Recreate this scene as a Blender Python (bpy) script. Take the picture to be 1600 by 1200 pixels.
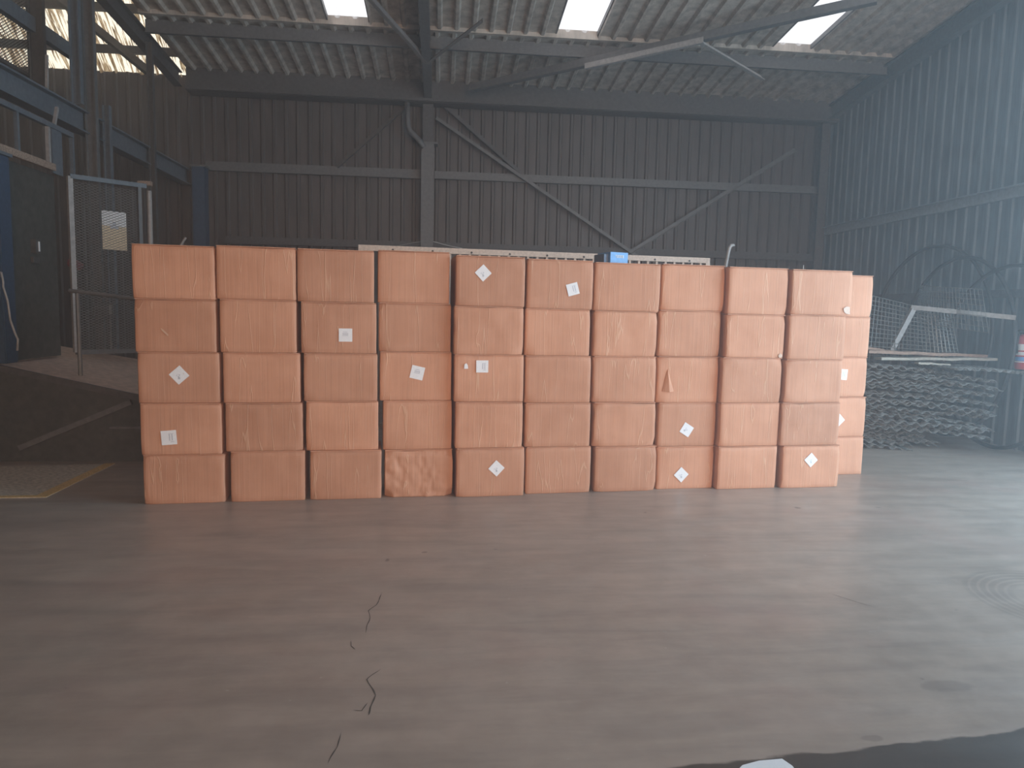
import bpy, bmesh, math, random
from mathutils import Vector, Matrix, noise
random.seed(7)
SC = bpy.context.scene
for o in list(bpy.data.objects): bpy.data.objects.remove(o)

# ---------------------------------------------------------------- camera
F_PX, PITCH, ROLL, CAM_H = 1112.0, 0.0999, 0.0215, 1.549
HAZE = 0.019
YB = 0.0982                                    # the hall is turned this much against the view
db = Vector((math.cos(YB), math.sin(YB), 0)); dd = Vector((-math.sin(YB), math.cos(YB), 0))
def hall(v): return Vector((v.dot(db), v.dot(dd), v.z))
_F = Vector((0, math.cos(PITCH), -math.sin(PITCH))); _U = Vector((0, math.sin(PITCH), math.cos(PITCH))); _X = Vector((1, 0, 0))
cF = hall(_F); cX = hall(_X * math.cos(ROLL) + _U * math.sin(ROLL)); cU = hall(-_X * math.sin(ROLL) + _U * math.cos(ROLL))
CAM = Vector((0, 0, CAM_H))
cd = bpy.data.cameras.new('camera'); cam = bpy.data.objects.new('camera', cd); SC.collection.objects.link(cam)
cam.matrix_world = Matrix(((cX.x, cU.x, -cF.x, CAM.x), (cX.y, cU.y, -cF.y, CAM.y), (cX.z, cU.z, -cF.z, CAM.z), (0, 0, 0, 1)))
cd.sensor_width = 36; cd.lens = F_PX / 1600 * 36; cd.clip_end = 200; cd.clip_start = 0.05
SC.camera = cam

# ---------------------------------------------------------------- sky and daylight
w = bpy.data.worlds.new('sky'); SC.world = w; w.use_nodes = True
bg = w.node_tree.nodes['Background']; bg.inputs[0].default_value = (0.96, 0.96, 1.0, 1); bg.inputs[1].default_value = 1.5
def area(name, loc, target, sx, sy, power, col):
    l = bpy.data.lights.new(name, 'AREA'); l.shape = 'RECTANGLE'; l.size = sx; l.size_y = sy; l.energy = power; l.color = col
    o = bpy.data.objects.new(name, l); SC.collection.objects.link(o); o.location = loc
    o.rotation_euler = (Vector(target) - Vector(loc)).to_track_quat('-Z', 'Z').to_euler(); return o
area('daylight_through_side_door', (7.0, 3.4, 2.3), (0.5, 4.6, 1.0), 5.2, 4.2, 590, (0.43, 0.76, 1.0))
area('front_daylight_fill', (3.9, -8.7, 2.5), (3.0, 6, 0.7), 5.6, 4.6, 440, (1.0, 0.70, 0.50)).data.spread = math.radians(110)  # added warm fill for the front daylight, spread narrowed to favour right boxes
SC.view_settings.view_transform = 'Standard'; SC.view_settings.look = 'None'
SC.view_settings.exposure = 0.0; SC.view_settings.gamma = 1.0; SC.view_settings.use_curve_mapping = False
SC.cycles.max_bounces = 8; SC.cycles.transparent_max_bounces = 16; SC.cycles.volume_bounces = 1
SC.cycles.use_denoising = True; SC.cycles.sample_clamp_indirect = 4.0

# ---------------------------------------------------------------- measuring helpers
def ray(px, py): return (cF * F_PX + cX * (px - 800) - cU * (py - 600)).normalized()
def atY(px, py, Y): r = ray(px, py); return CAM + r * (Y / r.y)
def atX(px, py, X): r = ray(px, py); return CAM + r * (X / r.x)
def atZ(px, py, Z=0.0): r = ray(px, py); return CAM + r * ((Z - CAM_H) / r.z)
def onplane(px, py, p0, n): r = ray(px, py); return CAM + r * ((p0 - CAM).dot(n) / r.dot(n))
YBACK = 13.0; RS = 0.098
XR = atY(1283, 362, YBACK).x
ZE = atY(900, 150, YBACK).z
XL = atY(302, 130, YBACK).x
def roofz(y): return ZE + RS * (YBACK - y)
def onroof(px, py, drop=0.0):
    n = Vector((0, RS, 1)); return onplane(px, py, Vector((0, YBACK, ZE - drop)), n)

# ---------------------------------------------------------------- materials
def new_mat(name):
    m = bpy.data.materials.new(name); m.use_nodes = True; nt = m.node_tree
    return m, nt, nt.nodes['Principled BSDF']
def N(nt, t, **k):
    n = nt.nodes.new(t)
    for a, b in k.items(): setattr(n, a, b)
    return n
def coords(nt, scale, kind='Object'):
    tc = N(nt, 'ShaderNodeTexCoord'); mp = N(nt, 'ShaderNodeMapping'); mp.inputs['Scale'].default_value = scale
    nt.links.new(tc.outputs[kind], mp.inputs[0]); return mp
def ramp(nt, src, stops):
    r = N(nt, 'ShaderNodeValToRGB'); e = r.color_ramp.elements
    while len(e) < len(stops): e.new(0.5)
    for i, (p, c) in enumerate(stops): e[i].position = p; e[i].color = (*c, 1) if len(c) == 3 else c
    nt.links.new(src, r.inputs[0]); return r
def mixc(nt, mode, fac, a, b):
    m = N(nt, 'ShaderNodeMix', data_type='RGBA', blend_type=mode)
    for s, v in ((0, fac), (6, a), (7, b)):
        if hasattr(v, 'node'): nt.links.new(v, m.inputs[s])
        else: m.inputs[s].default_value = v if s == 0 else (*v, 1)
    return m.outputs[2]
def plain(name, col, rough=0.6, metal=0.0, var=0.25, scale=6.0, bump=0.0, stretch=(1, 1, 1)):
    m, nt, b = new_mat(name)
    mp = coords(nt, tuple(scale * s for s in stretch)); no = N(nt, 'ShaderNodeTexNoise'); no.inputs['Detail'].default_value = 6
    nt.links.new(mp.outputs[0], no.inputs[0])
    r = ramp(nt, no.outputs[0], [(0.3, tuple(c * (1 - var) for c in col)), (0.7, tuple(min(1, c * (1 + var)) for c in col))])
    nt.links.new(r.outputs[0], b.inputs['Base Color']); b.inputs['Roughness'].default_value = rough; b.inputs['Metallic'].default_value = metal
    if bump:
        bp = N(nt, 'ShaderNodeBump'); bp.inputs['Strength'].default_value = bump; bp.inputs['Distance'].default_value = 0.01
        nt.links.new(no.outputs[0], bp.inputs['Height']); nt.links.new(bp.outputs[0], b.inputs['Normal'])
    return m

def cardboard():
    m, nt, b = new_mat('cardboard')
    oi = N(nt, 'ShaderNodeObjectInfo')
    tc = N(nt, 'ShaderNodeTexCoord')
    add = N(nt, 'ShaderNodeVectorMath', operation='ADD'); sc = N(nt, 'ShaderNodeVectorMath', operation='SCALE'); sc.inputs['Scale'].default_value = 37.0
    cmb = N(nt, 'ShaderNodeCombineXYZ')
    for i in range(3): nt.links.new(oi.outputs['Random'], cmb.inputs[i])
    nt.links.new(cmb.outputs[0], sc.inputs[0]); nt.links.new(tc.outputs['Object'], add.inputs[0]); nt.links.new(sc.outputs[0], add.inputs[1])
    def noise_at(s, detail=4, rough=0.5):
        mp = N(nt, 'ShaderNodeMapping'); mp.inputs['Scale'].default_value = s; nt.links.new(add.outputs[0], mp.inputs[0])
        n = N(nt, 'ShaderNodeTexNoise'); n.inputs['Scale'].default_value = 1; n.inputs['Detail'].default_value = detail; n.inputs['Roughness'].default_value = rough
        nt.links.new(mp.outputs[0], n.inputs[0]); return n.outputs[0]
    big = noise_at((3, 3, 3)); flute = noise_at((75, 75, 1.2), 3); crease = noise_at((13, 13, 0.7), 2, 0.3); speck = noise_at((28, 28, 28), 2)
    c1 = ramp(nt, big, [(0.3, (0.50, 0.232, 0.136)), (0.7, (0.585, 0.285, 0.175))]).outputs[0]
    c2 = mixc(nt, 'MULTIPLY', 0.55, c1, ramp(nt, flute, [(0.3, (0.90, 0.90, 0.90)), (0.62, (1.06, 1.06, 1.06))]).outputs[0])
    # pale rubbed creases: thin vertical lines where the noise crosses a level
    ln = ramp(nt, crease, [(0.555, (0, 0, 0)), (0.565, (1, 1, 1)), (0.575, (0, 0, 0))]).outputs[0]
    c3 = mixc(nt, 'MIX', N_mul(nt, ln, 0.38), c2, (0.68, 0.45, 0.30))
    c4 = mixc(nt, 'MULTIPLY', N_mul(nt, ramp(nt, speck, [(0.70, (0, 0, 0)), (0.78, (1, 1, 1))]).outputs[0], 0.25), c3, (0.6, 0.52, 0.45))
    hs = N(nt, 'ShaderNodeHueSaturation'); mr = N(nt, 'ShaderNodeMapRange'); mr.inputs[3].default_value = 0.90; mr.inputs[4].default_value = 1.10
    nt.links.new(oi.outputs['Random'], mr.inputs[0]); nt.links.new(mr.outputs[0], hs.inputs['Value']); nt.links.new(c4, hs.inputs['Color'])
    nt.links.new(hs.outputs[0], b.inputs['Base Color']); b.inputs['Roughness'].default_value = 0.72
    bp = N(nt, 'ShaderNodeBump'); bp.inputs['Strength'].default_value = 0.35; bp.inputs['Distance'].default_value = 0.004
    bp2 = N(nt, 'ShaderNodeBump'); bp2.inputs['Strength'].default_value = 0.5; bp2.inputs['Distance'].default_value = 0.004
    nt.links.new(flute, bp.inputs['Height']); nt.links.new(ln, bp2.inputs['Height']); nt.links.new(bp.outputs[0], bp2.inputs['Normal'])
    nt.links.new(bp2.outputs[0], b.inputs['Normal']); return m
def N_mul(nt, src, k):
    m = N(nt, 'ShaderNodeMath', operation='MULTIPLY'); nt.links.new(src, m.inputs[0]); m.inputs[1].default_value = k; return m.outputs[0]

def sheeting(name, col, rough=0.55, streak=0.25):
    m, nt, b = new_mat(name)
    mp = coords(nt, (1.4, 1.4, 0.35)); n1 = N(nt, 'ShaderNodeTexNoise'); n1.inputs['Detail'].default_value = 7; nt.links.new(mp.outputs[0], n1.inputs[0])
    mp2 = coords(nt, (14, 14, 0.5)); n2 = N(nt, 'ShaderNodeTexNoise'); n2.inputs['Detail'].default_value = 4; nt.links.new(mp2.outputs[0], n2.inputs[0])
    a = ramp(nt, n1.outputs[0], [(0.3, tuple(c * (1 - streak) for c in col)), (0.7, tuple(c * (1 + streak) for c in col))]).outputs[0]
    c = mixc(nt, 'MULTIPLY', 0.6, a, ramp(nt, n2.outputs[0], [(0.35, (0.75, 0.75, 0.75)), (0.6, (1.05, 1.05, 1.05))]).outputs[0])
    nt.links.new(c, b.inputs['Base Color']); b.inputs['Roughness'].default_value = rough; return m

def floor_mat():
    m, nt, b = new_mat('worn_concrete')
    tc = N(nt, 'ShaderNodeTexCoord'); P = tc.outputs['Object']
    def noi(s, d=6, r=0.55, dist=0.0):
        mp = N(nt, 'ShaderNodeMapping'); mp.inputs['Scale'].default_value = s; nt.links.new(P, mp.inputs[0])
        n = N(nt, 'ShaderNodeTexNoise'); n.inputs['Scale'].default_value = 1; n.inputs['Detail'].default_value = d; n.inputs['Roughness'].default_value = r; n.inputs['Distortion'].default_value = dist
        nt.links.new(mp.outputs[0], n.inputs[0]); return n.outputs[0]
    def rp(s, a): return ramp(nt, s, a).outputs[0]
    base = rp(noi((0.55, 0.55, 1)), [(0.3, (0.32, 0.252, 0.21)), (0.5, (0.365, 0.288, 0.242)), (0.72, (0.41, 0.325, 0.272))])
    scuff = rp(noi((1.2, 7.0, 1), 7, 0.6, 0.4), [(0.35, (0.82, 0.82, 0.83)), (0.6, (1.06, 1.05, 1.04))])
    c = mixc(nt, 'MULTIPLY', 0.75, base, scuff)
    c = mixc(nt, 'MULTIPLY', 0.8, c, rp(noi((5, 5, 1), 8, 0.65), [(0.35, (0.88, 0.87, 0.86)), (0.65, (1.05, 1.05, 1.05))]))
    red = rp(noi((0.9, 0.9, 1), 3), [(0.55, (0, 0, 0)), (0.72, (1, 1, 1))])
    c = mixc(nt, 'MIX', N_mul(nt, red, 0.25), c, (0.36, 0.20, 0.17))
    dot = rp(noi((7, 7, 1), 2, 0.4), [(0.755, (0, 0, 0)), (0.775, (1, 1, 1))])
    c = mixc(nt, 'MIX', N_mul(nt, dot, 0.6), c, (0.08, 0.065, 0.06))
    dot2 = rp(noi((23, 23, 1), 2, 0.4), [(0.78, (0, 0, 0)), (0.79, (1, 1, 1))])
    c = mixc(nt, 'MIX', N_mul(nt, dot2, 0.5), c, (0.5, 0.46, 0.42))
    # tyre marks: rings of rubber left by a turning truck
    cx, cy, rr = TYRE
    sx = N(nt, 'ShaderNodeSeparateXYZ'); nt.links.new(P, sx.inputs[0])
    def math_(op, a, b2=None):
        k = N(nt, 'ShaderNodeMath', operation=op)
        for i, v in enumerate((a, b2)):
            if v is None: continue
            if hasattr(v, 'node'): nt.links.new(v, k.inputs[i])
            else: k.inputs[i].default_value = v
        return k.outputs[0]
    dx = math_('SUBTRACT', sx.outputs[0], cx); dy = math_('SUBTRACT', sx.outputs[1], cy)
    d = math_('SQRT', math_('ADD', math_('MULTIPLY', dx, dx), math_('MULTIPLY', dy, dy)))
    u = math_('SUBTRACT', d, rr)
    band = rp(math_('ABSOLUTE', u), [(0.0, (1, 1, 1)), (0.10, (0.8, 0.8, 0.8)), (0.15, (0, 0, 0))])
    lines = rp(math_('ABSOLUTE', math_('SINE', math_('MULTIPLY', u, 70.0))), [(0.2, (0.2, 0.2, 0.2)), (0.8, (1, 1, 1))])
    tf = math_('MULTIPLY', math_('MULTIPLY', band, lines), math_('MULTIPLY', noi((2, 2, 1), 4), 0.7))
    c = mixc(nt, 'MULTIPLY', tf, c, (0.35, 0.35, 0.37))
    # darker floor beyond a slanting line, ragged front edge
    (wx0, wy0), (wx1, wy1) = DARK_LINE
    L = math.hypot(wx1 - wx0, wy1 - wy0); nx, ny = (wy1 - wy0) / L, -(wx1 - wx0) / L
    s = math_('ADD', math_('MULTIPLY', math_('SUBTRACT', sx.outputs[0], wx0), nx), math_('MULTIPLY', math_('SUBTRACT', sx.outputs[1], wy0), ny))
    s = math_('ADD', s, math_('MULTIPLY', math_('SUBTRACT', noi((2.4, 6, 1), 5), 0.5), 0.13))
    dark_area = rp(s, [(0.0, (0, 0, 0)), (0.012, (1, 1, 1))])
    c = mixc(nt, 'MULTIPLY', N_mul(nt, dark_area, 0.92), c, (0.13, 0.12, 0.115))
    # two dried puddles
    for px, py, ra, rb in PUDDLES:
        ex = math_('DIVIDE', math_('SUBTRACT', sx.outputs[0], px), ra); ey = math_('DIVIDE', math_('SUBTRACT', sx.outputs[1], py), rb)
        e = math_('ADD', math_('ADD', math_('MULTIPLY', ex, ex), math_('MULTIPLY', ey, ey)), math_('MULTIPLY', noi((9, 9, 1), 3), 0.9))
        c = mixc(nt, 'MULTIPLY', N_mul(nt, rp(e, [(0.75, (1, 1, 1)), (1.0, (0, 0, 0))]), 0.45), c, (0.5, 0.5, 0.52))
    nt.links.new(c, b.inputs['Base Color'])
    nt.links.new(rp(noi((1.5, 4, 1), 5), [(0.3, (0.30, 0.30, 0.30)), (0.7, (0.50, 0.50, 0.50))]), b.inputs['Roughness'])
    b.inputs['Specular IOR Level'].default_value = 0.6
    bp = N(nt, 'ShaderNodeBump'); bp.inputs['Strength'].default_value = 0.12; bp.inputs['Distance'].default_value = 0.01
    nt.links.new(noi((12, 12, 1), 6), bp.inputs['Height']); nt.links.new(bp.outputs[0], b.inputs['Normal'])
    return m

tc_ = atZ(1665, 940); te_ = atZ(1558, 935)
TYRE = (tc_.x, tc_.y, (tc_ - te_).length)
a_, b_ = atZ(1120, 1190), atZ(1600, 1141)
DARK_LINE = ((a_.x, a_.y), (b_.x, b_.y))
PUDDLES = [(atZ(1478, 1072).x, atZ(1478, 1072).y, 0.16, 0.07), (atZ(1362, 1154).x, atZ(1362, 1154).y, 0.06, 0.03)]

def rooflight():
    m, nt, b = new_mat('dirty_translucent_sheet')
    mp = coords(nt, (7.0, 0.35, 0.35)); n1 = N(nt, 'ShaderNodeTexNoise'); n1.inputs['Detail'].default_value = 3; nt.links.new(mp.outputs[0], n1.inputs[0])
    mp2 = coords(nt, (30, 2.2, 2.2)); n2 = N(nt, 'ShaderNodeTexNoise'); n2.inputs['Detail'].default_value = 6; nt.links.new(mp2.outputs[0], n2.inputs[0])
    tl = N(nt, 'ShaderNodeBsdfTranslucent'); df = N(nt, 'ShaderNodeBsdfDiffuse'); tr = N(nt, 'ShaderNodeBsdfTransparent')
    colr = ramp(nt, n2.outputs[0], [(0.36, (0.12, 0.065, 0.03)), (0.5, (0.45, 0.30, 0.15)), (0.64, (0.95, 0.80, 0.52))])
    nt.links.new(colr.outputs[0], tl.inputs[0]); df.inputs[0].default_value = (0.12, 0.09, 0.06, 1); tr.inputs[0].default_value = (1, 0.93, 0.74, 1)
    m1 = N(nt, 'ShaderNodeMixShader'); m1.inputs[0].default_value = 0.25; nt.links.new(tl.outputs[0], m1.inputs[1]); nt.links.new(df.outputs[0], m1.inputs[2])
    r = ramp(nt, n1.outputs[0], [(0.475, (0, 0, 0)), (0.51, (1, 1, 1))])
    m2 = N(nt, 'ShaderNodeMixShader'); nt.links.new(r.outputs[0], m2.inputs[0]); nt.links.new(m1.outputs[0], m2.inputs[1]); nt.links.new(tr.outputs[0], m2.inputs[2])
    nt.links.new(m2.outputs[0], nt.nodes['Material Output'].inputs[0]); return m
def skylight_mat():
    m, nt, b = new_mat('clear_skylight_sheet')
    tl = N(nt, 'ShaderNodeBsdfTranslucent'); tr = N(nt, 'ShaderNodeBsdfTransparent'); tl.inputs[0].default_value = (0.95, 0.95, 0.95, 1)
    mp = coords(nt, (3, 3, 3)); n1 = N(nt, 'ShaderNodeTexNoise'); nt.links.new(mp.outputs[0], n1.inputs[0])
    r = ramp(nt, n1.outputs[0], [(0.3, (0.92, 0.92, 0.92)), (0.7, (1, 1, 1))]); nt.links.new(r.outputs[0], tr.inputs[0])
    mx = N(nt, 'ShaderNodeMixShader'); mx.inputs[0].default_value = 0.4; nt.links.new(tr.outputs[0], mx.inputs[1]); nt.links.new(tl.outputs[0], mx.inputs[2])
    nt.links.new(mx.outputs[0], nt.nodes['Material Output'].inputs[0]); return m

M = dict(
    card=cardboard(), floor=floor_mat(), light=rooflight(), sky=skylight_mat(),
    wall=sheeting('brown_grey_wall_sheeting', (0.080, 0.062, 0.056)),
    wall_blue_lit=sheeting('blue_lit_wall_sheeting', (0.15, 0.185, 0.22)),  # blue daylight on the right wall is put into this colour
    roof=sheeting('grey_roof_sheeting', (0.46, 0.395, 0.34), 0.6, 0.35),
    steel=plain('painted_grey_steel', (0.12, 0.115, 0.115), 0.5, 0, 0.2, 4),
    steeld=plain('dark_brown_steel', (0.075, 0.067, 0.066), 0.6, 0, 0.25, 4),
    steell=plain('pale_grey_steel', (0.30, 0.28, 0.27), 0.5, 0, 0.2, 5),
    bluegrey=plain('blue_grey_steel', (0.11, 0.125, 0.145), 0.5, 0, 0.2, 4),
    rust=plain('rusty_pale_steel', (0.30, 0.21, 0.16), 0.7, 0, 0.45, 14),
    blue=plain('blue_painted_steel', (0.035, 0.062, 0.11), 0.5, 0, 0.2, 5),
    brown=plain('grey_brown_steel', (0.19, 0.165, 0.155), 0.6, 0, 0.3, 14),
    railpale=plain('pale_blue_grey_steel', (0.27, 0.31, 0.35), 0.5, 0, 0.15, 4),
    dark=plain('dark_steel_and_ramp_shade', (0.06, 0.056, 0.05), 0.7, 0, 0.3, 3),
    galv=plain('galvanised_wire', (0.22, 0.225, 0.22), 0.4, 0.4, 0.2, 20),
    ramp=plain('dusty_ramp_plate', (0.52, 0.39, 0.33), 0.65, 0, 0.2, 3, 0.1),
    yellow=plain('worn_yellow_paint', (0.66, 0.44, 0.18), 0.7, 0, 0.3, 18),
    plate=plain('worn_floor_plate', (0.52, 0.45, 0.38), 0.7, 0, 0.45, 5, 0.1, (1, 2.6, 1)),
    cream=plain('cream_painted_metal', (0.62, 0.50, 0.42), 0.6, 0, 0.15, 9),
    white=plain('white_paper', (0.80, 0.80, 0.82), 0.6, 0, 0.04, 20),
    ink=plain('grey_blue_print', (0.50, 0.52, 0.58), 0.6, 0, 0.1, 60),
    paper=plain('dusty_printed_paper', (0.62, 0.60, 0.55), 0.6, 0, 0.15, 9),
    tan=plain('yellowed_paper', (0.72, 0.58, 0.40), 0.6, 0, 0.2, 9),
    bluebox=plain('bright_blue_print', (0.16, 0.36, 0.68), 0.45, 0, 0.12, 8),
    bluedark=plain('faded_blue_print', (0.12, 0.17, 0.26), 0.5, 0, 0.2, 12),
    timber=plain('weathered_timber', (0.33, 0.22, 0.17), 0.8, 0, 0.35, 6, 0.2, (1, 6, 6)),
    timberl=plain('pale_weathered_timber', (0.36, 0.32, 0.27), 0.8, 0, 0.3, 6, 0.2, (1, 6, 6)),
    sheet=plain('weathered_roof_sheet_glints', (0.125, 0.122, 0.115), 0.7, 0, 0.95, 6, 0.3),  # weathered tone, with pale spots added for light caught on the edges
    rubber=plain('dark_hoop_pipe', (0.035, 0.042, 0.05), 0.5, 0, 0.2, 5),
    red=plain('red_enamel', (0.50, 0.05, 0.07), 0.35, 0, 0.1, 6),
    black=plain('black_rubber', (0.02, 0.02, 0.022), 0.5, 0, 0.2, 8),
    crack=plain('crack_dark', (0.10, 0.082, 0.072), 0.9, 0, 0.2, 8),  # dark tone of the floor cracks
    wirew=plain('white_cable', (0.5, 0.47, 0.45), 0.5, 0, 0.1, 8),
)

# ---------------------------------------------------------------- object helpers
def tag(o, label=None, cat=None, group=None, kind=None):
    if label: o['label'] = label
    if cat: o['category'] = cat
    if group: o['group'] = group
    if kind: o['kind'] = kind
    return o
def thing(name, label, cat, loc=(0, 0, 0), rz=0.0, group=None):
    o = bpy.data.objects.new(name, None); SC.collection.objects.link(o); o.location = loc; o.rotation_euler = (0, 0, rz); o.empty_display_size = 0.1
    return tag(o, label, cat, group)
def link(name, bm, mats, parent=None, smooth=False, recalc=True):
    if recalc: bmesh.ops.recalc_face_normals(bm, faces=bm.faces)
    me = bpy.data.meshes.new(name); bm.to_mesh(me); bm.free()
    for m in (mats if isinstance(mats, (list, tuple)) else [mats]): me.materials.append(m)
    if smooth:
        for p in me.polygons: p.use_smooth = True
    o = bpy.data.objects.new(name, me); SC.collection.objects.link(o)
    if parent is not None: o.parent = parent
    return o
def rebase(o):
    """move a world-space mesh so that its origin sits at its base centre"""
    vs = o.data.vertices; xs = [v.co.x for v in vs]; ys = [v.co.y for v in vs]; z = min(v.co.z for v in vs)
    c = Vector(((min(xs) + max(xs)) / 2, (min(ys) + max(ys)) / 2, z))
    o.data.transform(Matrix.Translation(-c)); o.location = c; return o
def box(bm, lo, hi, mi=0):
    vs = [bm.verts.new((x, y, z)) for x in (lo[0], hi[0]) for y in (lo[1], hi[1]) for z in (lo[2], hi[2])]
    fs = [(0, 1, 3, 2), (4, 6, 7, 5), (0, 4, 5, 1), (2, 3, 7, 6), (0, 2, 6, 4), (1, 5, 7, 3)]
    for f in fs: bm.faces.new([vs[i] for i in f]).material_index = mi
def bar(bm, a, b, w, h, up=Vector((0, 0, 1)), mi=0):
    a, b = Vector(a), Vector(b); d = (b - a).normalized()
    s = d.cross(up)
    if s.length < 1e-4: s = d.cross(Vector((1, 0, 0)))
    s.normalize(); t = s.cross(d).normalized(); r = []
    for p in (a, b):
        r.append([bm.verts.new(p + s * (i * w / 2) + t * (j * h / 2)) for i, j in ((-1, -1), (1, -1), (1, 1), (-1, 1))])
    for i in range(4): bm.faces.new((r[0][i], r[0][(i + 1) % 4], r[1][(i + 1) % 4], r[1][i])).material_index = mi
    bm.faces.new(r[0][::-1]).material_index = mi; bm.faces.new(r[1]).material_index = mi
def ibeam(bm, a, b, w, h, t=0.012, up=Vector((0, 0, 1))):
    """rolled H section: two flanges and a web"""
    a, b = Vector(a), Vector(b); d = (b - a).normalized(); s = d.cross(up)
    if s.length < 1e-4: s = d.cross(Vector((0, 1, 0)))
    s.normalize(); n = s.cross(d).normalized()
    for k in (-1, 1): bar(bm, a + n * k * (h / 2 - t / 2), b + n * k * (h / 2 - t / 2), w, t, n)
    bar(bm, a, b, t, h - 2 * t, n)
def angle(bm, a, b, w, t=0.008, up=Vector((0, 0, 1))):
    a, b = Vector(a), Vector(b); d = (b - a).normalized(); s = d.cross(up)
    if s.length < 1e-4: s = d.cross(Vector((0, 1, 0)))
    s.normalize(); n = s.cross(d).normalized()
    bar(bm, a, b, w, t, n); bar(bm, a - s * (w / 2) + n * w / 2, b - s * (w / 2) + n * w / 2, t, w, n)
def tube(bm, pts, r, n=8, closed=False, mi=0):
    pts = [Vector(p) for p in pts]; rings = []; m = len(pts); prev = None
    for i, p in enumerate(pts):
        a = pts[i - 1] if (i or closed) else pts[0]; b = pts[(i + 1) % m] if (i < m - 1 or closed) else pts[-1]
        d = (b - a).normalized()
        if prev is None:
            u = d.cross(Vector((0, 0, 1)));
            if u.length < 1e-3: u = d.cross(Vector((1, 0, 0)))
        else: u = prev - d * prev.dot(d)
        u.normalize(); prev = u; v = d.cross(u)
        rings.append([bm.verts.new(p + (u * math.cos(2 * math.pi * k / n) + v * math.sin(2 * math.pi * k / n)) * r) for k in range(n)])
    for i in range(m if closed else m - 1):
        A, B = rings[i], rings[(i + 1) % m]
        for k in range(n): bm.faces.new((A[k], A[(k + 1) % n], B[(k + 1) % n], B[k])).material_index = mi
    if not closed: bm.faces.new(rings[0][::-1]); bm.faces.new(rings[-1])
BM = bmesh.new

# ---------------------------------------------------------------- the hall
def ribs(bm, org, ax, up, length, height, pitch=0.2, depth=0.03, rows=1):
    """trapezoid ribbed sheeting; ribs run along `up`, spaced along `ax`, standing out along ax x up"""
    ax, up = Vector(ax).normalized(), Vector(up).normalized(); n = ax.cross(up).normalized(); org = Vector(org)
    prof = [(0, 0), (0.62, 0), (0.72, 1), (0.90, 1), (1.0, 0)]; pts = []
    k = 0
    while k * pitch < length - 1e-6:
        for u, h in prof[:-1]:
            if (k + u) * pitch < length: pts.append(((k + u) * pitch, h))
        k += 1
    pts.append((length, 0)); prev = None
    for x, h in pts:
        col = [bm.verts.new(org + ax * x + n * (h * depth) + up * (height * j / rows)) for j in range(rows + 1)]
        if prev:
            for j in range(rows): bm.faces.new((prev[j], col[j], col[j + 1], prev[j + 1]))
        prev = col
FRONT = -9.0; XW = -9.5
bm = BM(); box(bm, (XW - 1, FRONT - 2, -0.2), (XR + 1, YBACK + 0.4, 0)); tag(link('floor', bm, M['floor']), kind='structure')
ZL = 9.5
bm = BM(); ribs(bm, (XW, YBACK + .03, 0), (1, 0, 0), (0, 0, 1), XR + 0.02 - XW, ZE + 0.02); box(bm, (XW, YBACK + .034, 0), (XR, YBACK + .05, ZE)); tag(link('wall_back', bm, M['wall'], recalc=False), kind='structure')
# right wall with a wide side doorway nearer than the picture shows
DY0, DY1, DZ = 0.9, 6.3, 4.5
bm = BM()
ribs(bm, (XR, YBACK, 0), (0, -1, 0), (0, 0, 1), YBACK - DY1, roofz(DY1) + 0.3, .2, .02)
ribs(bm, (XR, DY1, DZ), (0, -1, 0), (0, 0, 1), DY1 - DY0, roofz(DY0) - DZ + 0.3)
ribs(bm, (XR, DY0, 0), (0, -1, 0), (0, 0, 1), DY0 - FRONT, roofz(FRONT) + 0.3)
for y0, y1, z0 in ((DY1, YBACK + .05, 0), (DY0, DY1, DZ), (FRONT, DY0, 0)): box(bm, (XR + .004, y0, z0), (XR + .02, y1, roofz(y0) + .3))
tag(link('wall_right', bm, M['wall_blue_lit'], recalc=False), kind='structure')
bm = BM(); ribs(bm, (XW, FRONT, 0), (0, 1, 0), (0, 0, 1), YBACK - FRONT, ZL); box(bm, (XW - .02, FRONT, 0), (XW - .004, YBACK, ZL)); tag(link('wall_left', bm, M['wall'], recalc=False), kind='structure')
bm = BM(); box(bm, (XW, FRONT - .06, 4.9), (XR, FRONT, 9.5)); box(bm, (XW, FRONT - .06, 0), (0.8, FRONT, 4.9)); tag(link('wall_front_blocker', bm, M['wall']), kind='structure')  # unseen front wall, added to keep daylight off the left side

# skylights
sk = []
for (x0, y0), (x1, y1) in (((511, 31), (577, 33)), ((868, 55), (933, 59)), ((1205, 75), (1265, 78))):
    a, b = onroof(x0, y0), onroof(x1, y1); sk.append((a.x, b.x, (a.y + b.y) / 2))
YS = sum(s[2] for s in sk) / 3; SL = 3.4
bm = BM()
sl = Vector((0, 1, -RS)).normalized(); k = math.sqrt(1 + RS * RS)
def roofpiece(x0, x1, y0, y1):
    ribs(bm, (x1, y0, roofz(y0)), (-1, 0, 0), sl, x1 - x0, (y1 - y0) * k, 0.25, 0.045)
roofpiece(XL, XR, YS, YBACK + .05)
xs = [XL] + [v for s in sk for v in s[:2]] + [XR]
for i in range(0, len(xs), 2): roofpiece(xs[i], xs[i + 1], YS - SL, YS)
roofpiece(XL, XR, FRONT, YS - SL)
tag(link('ceiling', bm, M['roof'], recalc=False), kind='structure')
bm = BM(); rib_top = Vector((0, 0, .03))
for yj in (YS, YS - SL): box(bm, (XL, yj - .03, roofz(yj) - .055), (XR, yj + .05, roofz(yj) + .07))
tag(link('trim_2', bm, M['roof']), kind='structure')
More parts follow.
